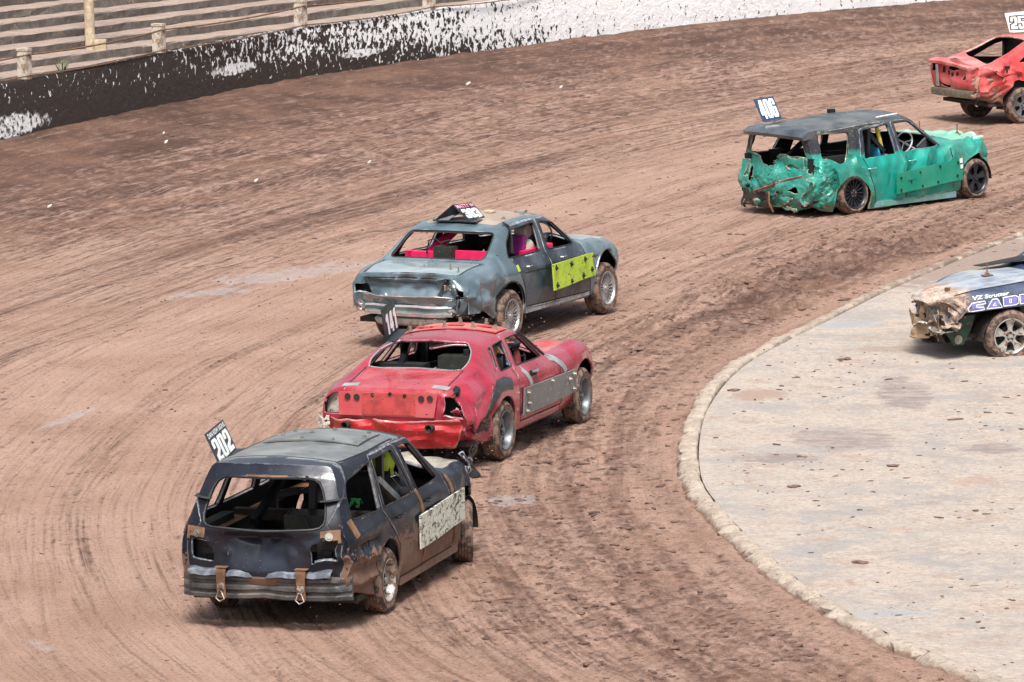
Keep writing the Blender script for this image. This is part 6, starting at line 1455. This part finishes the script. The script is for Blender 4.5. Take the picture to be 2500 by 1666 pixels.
# ---------------------------------------------------------------- 258 : far red hatchback
def far_car():
    w=.84
    S=[st([-2.08,-2.14,-2.16,-2.15,-2.13],(.70,.80,.83,.83,.80),(.50,.60,.74,.90,1.0),(-2.12,.74,1.07),(-2.16,1.08)),
       st([-1.9]*5,(.76,.83,.85,.85,.82),(.42,.56,.74,.90,1.02),(-1.88,.74,1.09),(-1.9,1.10),xb=-1.9),
       st(-1.5,(.80,.84,.86,.85,.82),(.34,.5,.72,.90,1.03),(-1.48,.69,1.215),(-1.5,1.23)),
       st(-.92,(.80,.84,.86,.85,.81),(.30,.44,.70,.88,1.03),(-.92,.58,1.44),(-.95,1.475)),
       st(-.2,(.80,.84,.86,.85,.80),(.28,.4,.66,.86,1.0),(-.2,.57,1.44),(-.15,1.49)),
       st(.25,(.80,.84,.86,.85,.80),(.28,.4,.64,.84,.98),(.25,.62,1.2),(.35,1.25)),
       st(.7,(.80,.84,.86,.84,.79),(.28,.4,.62,.82,.94),(.7,.68,.97),(.9,1.01)),
       st(1.4,(.78,.82,.84,.82,.77),(.3,.4,.6,.78,.88),(1.4,.64,.90),(1.45,.93)),
       st([1.85,1.9,1.92,1.9,1.88],(.66,.74,.76,.74,.70),(.36,.45,.56,.66,.74),(1.86,.58,.77),(1.92,.79))]
    c=Car('hatchback_car','orange red hatchback banger with an open tailgate cut off by the right edge','racing car',PF[:2],PF[2],S,du=.05)
    for pr in (right,left):
        c.window([(-1.35,1.08),(-.98,1.30),(-.7,1.38),(-.5,1.05)],'xz',pr,.04);c.window([(-.42,1.06),(-.60,1.39),(-.15,1.39),(.6,1.0)],'xz',pr,.04)
        c.hole(arch(-1.27,.42,.39,.34),'xz',pr);c.hole(arch(1.27,.40,.38,.32),'xz',pr)
    c.window([(-1.93,-.70),(-1.02,-.50),(-1.02,.50),(-1.62,.60),(-1.76,.20)],'xy',lambda p:p.z>1.08 and p.x<-.9,.04)
    c.window([(-.1,-.5),(.66,-.6),(.8,0),(.66,.6),(-.1,.5)],'xy',lambda p:p.z>.98 and p.x>-.3,.05)
    c.window([(.58,.86),(.78,.86),(.78,1.0),(.56,1.02)],'yz',lambda p:p.x<-2.0,.02)
    for hp in ([(.30,.93),(.26,.99),(-.10,.985),(-.2,.93),(.0,.90)],[(-.28,.78),(-.42,.98),(-.52,.96),(-.40,.80)],[(.5,.62),(.52,.68),(.1,.66),(.1,.61)]):c.hole(hp,'yz',lambda p:p.x<-2.0)
    c.refine(lambda p:p.x<-1.4,1)
    c.part([(-2.3,-.72),(-1.86,-.72),(-1.86,.72),(-2.3,.72)],'xy',lambda p:p.z>1.03 and p.x<-1.7,1,.03)
    def dis(P):
        D=folds(P,1.8,103)*.012
        wr=boxw(P,(-2.4,-.95,.4),(-1.4,-.55,1.0),.12);D+=folds(P,5,105)*.20*wr[:,None]+folds(P,11,107)*.05*wr[:,None]
        wt=sstep(-1.7,-2.0,P[:,0]);D+=folds(P,3.4,106)*.09*wt[:,None];D+=folds(P,8,109)*.02*wt[:,None];D[:,2]-=wt*sstep(0,-.8,P[:,1])*.03;D[:,2]+=wt*np.exp(-((P[:,1]-.1)/.3)**2)*.03*(P[:,2]>1)
        return D
    c.displace(dis)
    pm=paint('orange_red_paint',(.52,.04,.045),(.58,.11,.11),.4,.05,mud=.75,mudtop=1.0,scr=.4,scrcol=(.5,.36,.3),dust=.2,dustcol=(.6,.4,.35),spots=.5,coat=.3,wear=.8,wearcol=(.45,.28,.22))
    pt_=paint('pink_red_tail_paint',(.58,.09,.09),(.64,.24,.23),.4,.05,mud=.0,mudtop=.5,scr=.3,scrcol=(.6,.5,.45),dust=.3,dustcol=(.65,.45,.42),spots=.4,coat=.3)
    c.finish({1:'tail_deck'},{0:pm,1:pt_},M['dark'],.03,sharp=22)
    chassis(c,-1.95,1.7,w,.36,((-1.27,.38),(1.27,.37)))
    mb=MB();vs=[];
    for i in range(13):
        u=-1+2*i/12
        for a,z in ((-2.16,.60),(-2.26,.60),(-2.27,.55),(-2.25,.47),(-2.18,.46)):vs.append((a+.05*u*u,u*.74,z-.01*u))
    k=5;mb.mesh(vs,[(i*k+j,(i+1)*k+j,(i+1)*k+(j+1)%k,i*k+(j+1)%k) for i in range(12) for j in range(k)]+[tuple(range(k)),tuple(12*k+j for j in range(k))[::-1]]);mb.build('rear_bumper',plain('grey_green_bumper',(.20,.20,.15),.5,.4,.4,.3),c.root,30)
    rag_strips('crushed_tail_corner',paint('mud_scuffed_red_metal',(.50,.22,.18),(.36,.22,.16),.6,.1,mud=.6,mudtop=1.2,scr=.7,scrcol=(.5,.38,.28),dust=.4,spots=.5,coat=.0),c.root,(-2.10,-.80,.68),(.24,.08,.17),9,.15,101)
    rag_strips('torn_bumper_end',M['inner_brown'],c.root,(-2.16,-.70,.46),(.06,.08,.08),9,.09,102)
    V=[];nu=40
    for i in range(nu+1):
        u=i/nu;y=.78-1.30*u
        for a,z in ((-1.98,1.10),(-2.14,1.095),(-2.24,1.06),(-2.235,1.015),(-2.15,1.0)):V.append((a+.03*u,y,z-.06*u*u))
    V=np.array(V);V+=folds(V,3.2,111)*.03+folds(V,9,112)*.012;mb=MB();mb.mesh(V.tolist(),[(i*5+j,(i+1)*5+j,(i+1)*5+j+1,i*5+j+1) for i in range(nu) for j in range(4)]);o=mb.build('bent_deck_lip',pt_,c.root,20);o.modifiers.new('t','SOLIDIFY').thickness=.012
    MB().poly([(-2.20,.47,.62),(-2.20,.55,.62),(-2.22,.55,1.0),(-2.22,.48,1.0)],.008,(-1,0,0)).build('steel_strap',M['greytape'],c.root,20)
    seams(c,'painted_letters','b',[[(.38,.97),(.37,.86)],[(.26,.97),(.22,.84)],[(.10,.95),(.05,.82)],[(-.05,.95),(-.12,.84)]],.07,M['dark'])
    seams(c,'painted_mark','r',[[(-1.72,1.0),(-1.52,1.0)],[(-1.6,.99),(-1.58,.86)]],.05,M['dark'])
    cage(c,'roll_cage',M['blackpaint'],[[(-.85,.5,.4),(-.85,.5,1.36),(-.85,-.5,1.36),(-.85,-.5,.4)],[(-.85,.1,1.33),(-.85,.1,.5)]],.035,True)
    MB().box((-.83,.27,1.05),(.02,.22,.30)).build('cage_plate',M['dark'],c.root,20)
    interior(c,(-1.5,.35,.66,.22),-.8,.85,.66)
    MB().box((-1.5,.1,.94),(.22,.42,.04)).build('boot_shelf',M['dark'],c.root,20)
    MB().box((-.95,-.60,1.10),(.10,.03,.10)).build('yellow_pad',M['yellow'],c.root,20)
    seat(c,-.2,-.3,.42,M['seatdark'])
    number_board(c.root,[(-.84,.35,1.50),(-.30,.35,1.50),(-.90,.42,1.83),(-.36,.42,1.85)],'258',M['boardwhite'],M['white'],(.10,.14,.96,.78),outline=M['black'],slant=.10)
    for x,st_ in ((-1.27,.0),(1.27,.0)):
        for s in (-1,1): wheel(c.root,x,s*.745,s,'five',st_,.32,.20,.20,M['greysteel'])
    return c
far_car()
# ---------------------------------------------------------------- infield car (nose at the frame's right edge)
def infield_car():
    w=.84
    S=[st([-2.1,-2.15,-2.2,-2.2,-2.18],(.70,.78,.8,.8,.74),(.35,.45,.6,.76,.88),(-2.15,.62,.93),(-2.2,.95)),
       st(-1.5,(.80,.84,.86,.85,.80),(.28,.4,.64,.84,.95),(-1.5,.68,1.0),(-1.5,1.03)),
       st(-1.0,(.80,.84,.86,.85,.80),(.28,.4,.64,.84,.97),(-1.0,.58,1.36),(-1.0,1.42)),
       st(-.3,(.80,.84,.86,.85,.80),(.28,.4,.64,.84,.97),(-.3,.57,1.38),(-.25,1.43)),
       st(.45,(.80,.84,.855,.85,.80),(.28,.4,.64,.84,.93),(.45,.68,.97),(.62,1.02)),
       st(1.0,(.80,.84,.855,.85,.80),(.34,.46,.66,.82,.90),(1.0,.68,.945),(1.05,1.0)),
       st(1.6,(.80,.84,.85,.84,.79),(.40,.5,.64,.78,.865),(1.6,.66,.90),(1.62,.95)),
       st(2.05,(.76,.81,.83,.82,.76),(.42,.5,.6,.73,.80),(2.05,.62,.84),(2.08,.87)),
       st([2.18,2.22,2.24,2.24,2.22],(.70,.76,.78,.77,.72),(.44,.50,.58,.69,.76),(2.20,.60,.79),(2.26,.82))]
    c=Car('wrecked_car','dark blue banger on the pale infield showing only its crushed muddy nose','racing car',PI[:2],PI[2],S,group='banger racing cars parked or stopped on the infield',du=.04)
    c.root['group']='banger racing cars on the dirt track' and 'stopped cars on the infield'
    for pr in (right,left):
        c.window([(-.9,1.0),(-.85,1.32),(-.35,1.34),(.40,1.0)],'xz',pr,.04)
        c.hole([(.88,-.2),(.88,.5),(.95,.68),(1.55,.665),(2.02,.64),(2.10,.60),(2.12,-.2)],'xz',pr)
    c.window([(-.22,-.5),(.42,-.6),(.55,0),(.42,.6),(-.22,.5)],'xy',lambda p:p.z>.99 and -.4<p.x<.7,.05)
    c.refine(lambda p:p.x>1.6,2)
    c.part([(.66,-.64),(2.4,-.60),(2.4,.62),(.66,.66)],'xy',lambda p:p.z>.76 and p.x>.6,1,.04)
    def dis(P):
        D=folds(P,1.6,113)*.008
        wf=sstep(1.75,2.2,P[:,0]);tp=1-.82*sstep(.74,.80,P[:,2]);wf=wf*tp;D+=folds(P,5.5,115,6)*.16*wf[:,None]+folds(P,12,116)*.08*wf[:,None]+folds(P,26,118)*.03*wf[:,None];D[:,0]-=sstep(1.9,2.2,P[:,0])*sstep(.78,.70,P[:,2])*.10
        D[:,0]-=sstep(1.0,2.2,P[:,0])*sstep(.25,-.8,P[:,1])*.55;D[:,2]+=(P[:,2]>.8)*(P[:,0]>.7)*folds(P,1.8,117)[:,2]*.02
        D[:,2]-=sstep(.0,-.8,P[:,1])*sstep(.8,2.0,P[:,0])*.05
        return D
    c.displace(dis)
    pm=paint('navy_signwritten_flank',(.035,.05,.10),(.07,.085,.13),.4,.2,mud=.25,mudtop=.85,scr=.5,scrcol=(.3,.32,.36),dust=.18,dustcol=(.45,.38,.3),spots=.5,coat=.3)
    # nose mud: paint fades to muddy tan towards the front (real caked mud)
    t=NT('mud_caked_pale_bonnet');x,y,z=t.sep();k=t.step(t.math('ADD',x,t.math('MULTIPLY',t.math('SUBTRACT',t.noise(3,5),.5),.9)),1.62,1.90)
    base=t.mix(t.step(t.noise(2.6,5,.7,vec=t.map((1,2.2,1))),.38,.66),(.42,.46,.50),(.20,.24,.31));base=t.mix(t.math('MULTIPLY',t.step(t.noise(1.7),.5,.6),.4),base,(.62,.60,.42));base=t.mix(t.step(t.voro(22),.10,.06),base,(.05,.05,.05))
    cm=t.mix(t.step(t.noise(8,7,.8),.42,.6),(.27,.17,.125),(.54,.43,.36));t.bump(t.noise(14,6,.7),.4,.02);k=t.math('MULTIPLY',k,t.step(t.noise(4.5,6,.75),.40,.50,.25,1));bon=t.set(Base_Color=t.mix(k,base,cm),Roughness=t.math('ADD',.35,t.math('MULTIPLY',k,.5)),Metallic=.1)
    tt=NT('mud_caked_navy_body');x,y,z=tt.sep();k=tt.step(tt.math('ADD',x,tt.math('MULTIPLY',tt.math('SUBTRACT',tt.noise(4,5),.5),.5)),1.80,1.95)
    cm=tt.mix(tt.step(tt.noise(8,7,.8),.42,.6),(.15,.085,.06),(.45,.33,.26));b0=tt.mix(tt.step(tt.noise(3,5),.4,.6),(.03,.045,.09),(.07,.09,.14));tt.bump(tt.noise(16,6,.7),.5,.02);k=tt.math('MULTIPLY',k,tt.step(tt.noise(4,6,.75),.44,.52,.1,1));b0=tt.mix(tt.step(x,1.9,2.0),b0,(.10,.105,.11));bod=tt.set(Base_Color=tt.mix(k,b0,cm),Roughness=tt.math('ADD',.35,tt.math('MULTIPLY',k,.5)))
    c.finish({1:'bonnet'},{0:bod,1:bon},M['inner_brown'],.02,sharp=20)
    seams(c,'bonnet_gap','t',[[(2.0,.64),(1.2,.675),(.7,.68)]],.022)
    # signwriting on the flank: outlined capitals
    def letter(pts,col=M['white'],w=.011,closed=True):
        P=pts+[pts[0]] if closed else pts;mb=MB();c.strip(mb,'l',P,w,.003,.03)
        if mb.v:mb.build('sign_outline',col,c.root,0)
    lav=plain('lilac_blue_sign_fill',(.20,.20,.46),.4,0,.1,.25,0)
    def fill(poly4):
        mb=MB();(x0,z0),(x1,z1)=poly4;c.strip(mb,'l',[(x0,(z0+z1)/2),(x1,(z0+z1)/2)],z1-z0,.0015,.03)
        if mb.v:mb.build('sign_fill',lav,c.root,0)
    fill(((1.86,.685),(1.70,.755)));fill(((1.63,.69),(1.47,.775)));fill(((1.42,.70),(1.22,.795)));fill(((1.18,.71),(.98,.80)))
    letter([(1.90,.66),(1.92,.70),(1.86,.76),(1.68,.775),(1.67,.745),(1.80,.735),(1.80,.71),(1.70,.705),(1.69,.675)])
    letter([(1.66,.68),(1.57,.79),(1.50,.79),(1.44,.685)]);letter([(1.57,.715),(1.54,.745),(1.52,.715)])
    letter([(1.42,.695),(1.42,.80),(1.24,.81),(1.20,.79),(1.20,.72),(1.24,.70)]);letter([(1.33,.73),(1.33,.775),(1.305,.775),(1.305,.73)])
    letter([(1.18,.705),(1.18,.815),(.95,.82),(.95,.715)]);letter([(1.07,.735),(1.07,.75),(1.05,.75),(1.05,.735)]);letter([(1.07,.77),(1.07,.785),(1.05,.785),(1.05,.77)])
    V,F=text_verts('VZ Strutter',.25);mb=MB();vs=[]
    for x,y in V:
        q=c.hit('l',1.82-x*.50,.795+y*.042+x*.03);vs.append(q[0]+q[1]*.004 if q else (0,0,0))
    mb.mesh(vs,F);mb.build('sign_lettering',M['white'],c.root,0)
    # front structure below the wing
    rag_strips('crushed_nose_skin',bod,c.root,(2.10,.62,.55),(.20,.22,.10),9,.16,121);rag_strips('crushed_bumper',M['lightgrey'],c.root,(2.15,.42,.46),(.12,.32,.07),9,.12,122)
    rag_strips('torn_front_panel',plain('muddy_tan_metal',(.42,.29,.19),.8,.1,.4,.4,.4),c.root,(2.18,.30,.50),(.10,.30,.20),9,.14,123);rag_strips('hanging_grille',M['inner_brown'],c.root,(2.1,.55,.34),(.16,.14,.10),9,.12,124)
    mb=MB();mb.poly([(1.72,.66,.60),(2.10,.66,.58),(2.15,.66,.40),(2.02,.66,.24),(1.90,.66,.24),(1.80,.66,.40)],.03,(0,1,0));o=mb.build('suspension_plate',plain('dark_green_steel',(.022,.045,.032),.5,.3,.35,.3),c.root,20)
    mb=MB()
    for r_,h in ((.055,.008),(.036,.02),(.018,.03)):mb.cyl((1.97,.69+h/2,.31),(0,1,0),r_,h,20)
    mb.build('pivot_bolt',M['bolt'],o,30)
    MB().tube([(1.95,.62,.34),(1.55,.60,.33),(1.2,.5,.30)],.03,8).build('lower_arm',M['inner_brown'],c.root)
    MB().box((1.3,.15,.48),(.35,.35,.16)).build('engine_bay',M['dark'],c.root,20);interior(c,(-1.3,.4,.66,.2),-.7,.5,.66)
    chassis(c,-2.0,1.4,w,.30,((-1.3,.36),(1.3,.37)))
    bonnet_pin(c,1.22,.18)
    q=c.hit('t',1.95,.42)
    if q:MB().cyl(q[0]+Vector((0,0,.015)),(0,0,1),.035,.05,8).build('bonnet_bolt',M['rustbrown'],c.root,30)
    mb=MB();mb.mesh([(.9,-.62,1.0),(.3,-.62,1.06),(.1,-.35,1.13),(.55,-.1,1.09),(.95,-.35,1.02)],[(0,1,2,3,4)]);o=mb.build('raised_scuttle_flap',M['black'],c.root,0);o.modifiers.new('t','SOLIDIFY').thickness=.01
    for x,st_ in ((1.3,-.20),(-1.3,0)):
        for s in (-1,1): wheel(c.root,x,s*.765,s,'five',st_,.32,.20,.215,M['alloymud'])
    return c
infield_car()
for o in list(COL.objects):
    if o.name.startswith('wrecked_car') and 'group' in o: del o['group']
# ------------------------------------------------------------------ loose dirt
def lump(r,seed):
    rr=random.Random(seed);bm=bmesh.new();bmesh.ops.create_icosphere(bm,subdivisions=1,radius=1)
    sc=(rr.uniform(.7,1.4),rr.uniform(.6,1.1),rr.uniform(.4,.8))
    V=[(v.co.x*sc[0]*rr.uniform(.7,1.25)*r,v.co.y*sc[1]*rr.uniform(.7,1.25)*r,v.co.z*sc[2]*rr.uniform(.7,1.25)*r) for v in bm.verts];F=[tuple(v.index for v in f.verts) for f in bm.faces];bm.free();return V,F
LUMPS=[lump(1,i) for i in range(10)]
GBV=None
def zat(x,y):
    global GBV
    if GBV is None:
        GBV=[BVHTree.FromObject(o,bpy.context.evaluated_depsgraph_get()) for o in (ground,infield,kerb)]
    b=-1
    for t in GBV:
        h=t.ray_cast(Vector((x,y,3)),Vector((0,0,-1)))
        if h[0] is not None:b=max(b,h[0].z)
    return b
bpy.context.view_layer.update()
def scatter(name,mat,pts,lab,kind='stuff',flat=.6):
    V=[];F=[];rr=random.Random(5)
    for (x,y,z,r) in pts:
        lv,lf=LUMPS[rr.randrange(10)];a=rr.uniform(0,6.28);ca,sa=math.cos(a),math.sin(a);b=len(V);el=rr.uniform(1,1.9)
        V+=[(x+(ca*p[0]*el-sa*p[1])*r,y+(sa*p[0]*el+ca*p[1])*r,z+p[2]*r*flat) for p in lv];F+=[tuple(b+i for i in f) for f in lf]
    me=npmesh(name,V,F,False);o=add(name,me,mat);tag(o,kind=kind);return o
clodm=plain('dark_mud_clod',(.135,.08,.062),.9,0,0,.45,.5)
rg=np.random.default_rng(21)
def sample(n,x0,x1,y0,y1,fn,rmin,rmax,pw=3):
    out=[]
    xs=rg.uniform(x0,x1,n*8);ys=rg.uniform(y0,y1,n*8);d,s=curve_coords(xs,ys);keep=rg.uniform(0,1,n*8)<fn(d,s,xs,ys)
    for x,y in list(zip(xs[keep],ys[keep]))[:n]:
        r=rmin+(rmax-rmin)*rg.uniform()**pw;out.append((x,y,zat(x,y)+r*.12,r))
    return out
pts=sample(9000,-6,12,46,88,lambda d,s,x,y:np.where((d>.1)&(d<4.2),.9*np.exp(-((d-1.5)/1.4)**2)+.08,0),.006,.045,7)
pts+=sample(5200,-9,14,46,110,lambda d,s,x,y:np.where(d>3,.35,0),.005,.022,5)
pts+=sample(1500,-9,14,80,118,lambda d,s,x,y:np.where(d>6,.6,0),.010,.045,5)
o=scatter('mud_clods',clodm,pts,None);tag(o,'dark crumbs and clods of mud strewn over the dirt track','loose mud')
pts=sample(2400,1.8,9,46.5,82,lambda d,s,x,y:np.where(d<-.35,.9*sstep(.42,.62,fbm(x*.8,y*.5,3,77))+.08,0),.005,.036,8)
o=scatter('infield_crumbs',clodm,pts,None,flat=.5);tag(o,'small crumbs of mud strewn over the pale infield','loose mud')
# bigger clods that can be pointed at
def clod(px_world,r,lab,n=4):
    x,y=px_world;e=MB();rr=random.Random(int(x*100+y*10))
    for i in range(n):
        lv,lf=LUMPS[rr.randrange(10)];a=rr.uniform(0,6.28);q=r*rr.uniform(.45,1);ox,oy=rr.uniform(-.6,.6)*r,rr.uniform(-.4,.4)*r;ca,sa=math.cos(a),math.sin(a)
        e.mesh([(ox+(ca*p[0]*1.5-sa*p[1])*q,oy+(sa*p[0]*1.5+ca*p[1])*q,p[2]*q*.55) for p in lv],lf)
    o=e.build('mud_clod',clodm,None,30);o.location=(x,y,zat(x,y)+r*.15);tag(o,lab,'mud clod')
for p,r,l in (((2.92,57.05),.055,'lone dark mud clod just inside the lower kerb bend on the infield'),((4.02,58.3),.06,'flat oblong mud clod at the near edge of the grey damp stain'),((3.32,52.5),.07,'long thin mud clod lying nearest the lower kerb on the pale infield'),((4.05,66.4),.06,'mud clod in the small cluster near the infield centre'),((2.6,64.0),.055,'mud clod beside the kerb where the bend tightens'),((5.0,61.5),.05,'mud clod right of the damp stain on the infield')):
    clod(p,r,l)
wm=plain('white_plastic_scrap',(.62,.58,.52),.6,0,.25,.2,.2)
def scrap(x,y,l,w,a,lab):
    l*=.5;w*=.5
    mb=MB();z=zat(x,y);ca,sa=math.cos(a),math.sin(a);rr=random.Random(int(x*77+y));P=[]
    for i in range(7):
        t=2*math.pi*i/7;P.append((math.cos(t)*l*rr.uniform(.7,1.1),math.sin(t)*w*rr.uniform(.6,1.1)))
    mb.poly([(ca*p-sa*q,sa*p+ca*q,.02*math.sin(p*30)) for p,q in P],.025,(0,.25,1));o=mb.build('white_scrap',wm,None,0);o.location=(x,y,z+.015);o.rotation_euler=(R(14),R(6),0);tag(o,lab,'debris',group='white scraps lying on the far dirt')
for a in ((-7.1,84.8,.075,.06,0,'white scrap lying farthest left on the brown dirt'),(-5.85,94.0,.07,.06,.5,'pair scrap, white, nearest the dark wall at left'),(-5.95,95.0,.045,.04,.2,'tiny white scrap just beyond another near the dark wall'),(-4.05,88.0,.07,.06,.1,'white scrap in the centre left where brown dirt meets the pale lane'),(-2.3,90.6,.06,.05,0,'white scrap on the pale lane behind the silver saloon'),(-.75,104.5,.10,.06,.3,'white scrap farthest back below the speckled wall'),(1.0,103.6,.07,.06,.2,'white scrap on the bank below the clean white wall'),(6.0,88.4,.05,.05,0,'white speck of scrap on the ruts left of the red hatchback')):
    scrap(*a)
# flying dirt behind the wheels
fly=[];r=random.Random(31)
def spray(car,lx,ly,n,spread,h,back=1.0):
    X,Y,a=car
    for i in range(n):
        t=abs(r.gauss(0,.5))*back;x=lx-t*1.2+r.gauss(0,.12);y=ly+r.gauss(0,spread);z=abs(r.gauss(.12,h));X1=X+math.cos(a)*x-math.sin(a)*y;Y1=Y+math.sin(a)*x+math.cos(a)*y
        fly.append((X1,Y1,.02+z,r.uniform(.003,.008)))
for car,n in ((PB,170),(PR,420),(PS,150),(PG,90)):
    for s in (-1,1):spray(car,-1.6,s*.75,n//2,.25,.22)
for i in range(520):
    x=r.gauss(-.9,2.0);y=r.uniform(54,74);fly.append((x,y,r.uniform(.1,1.5),r.uniform(.005,.013)))
o=scatter('flying_dirt',plain('airborne_mud',(.13,.08,.06),.9,0,0,.5,.2),fly,None,flat=1.2);tag(o,'specks of dirt thrown up behind the racing cars','flying dirt')
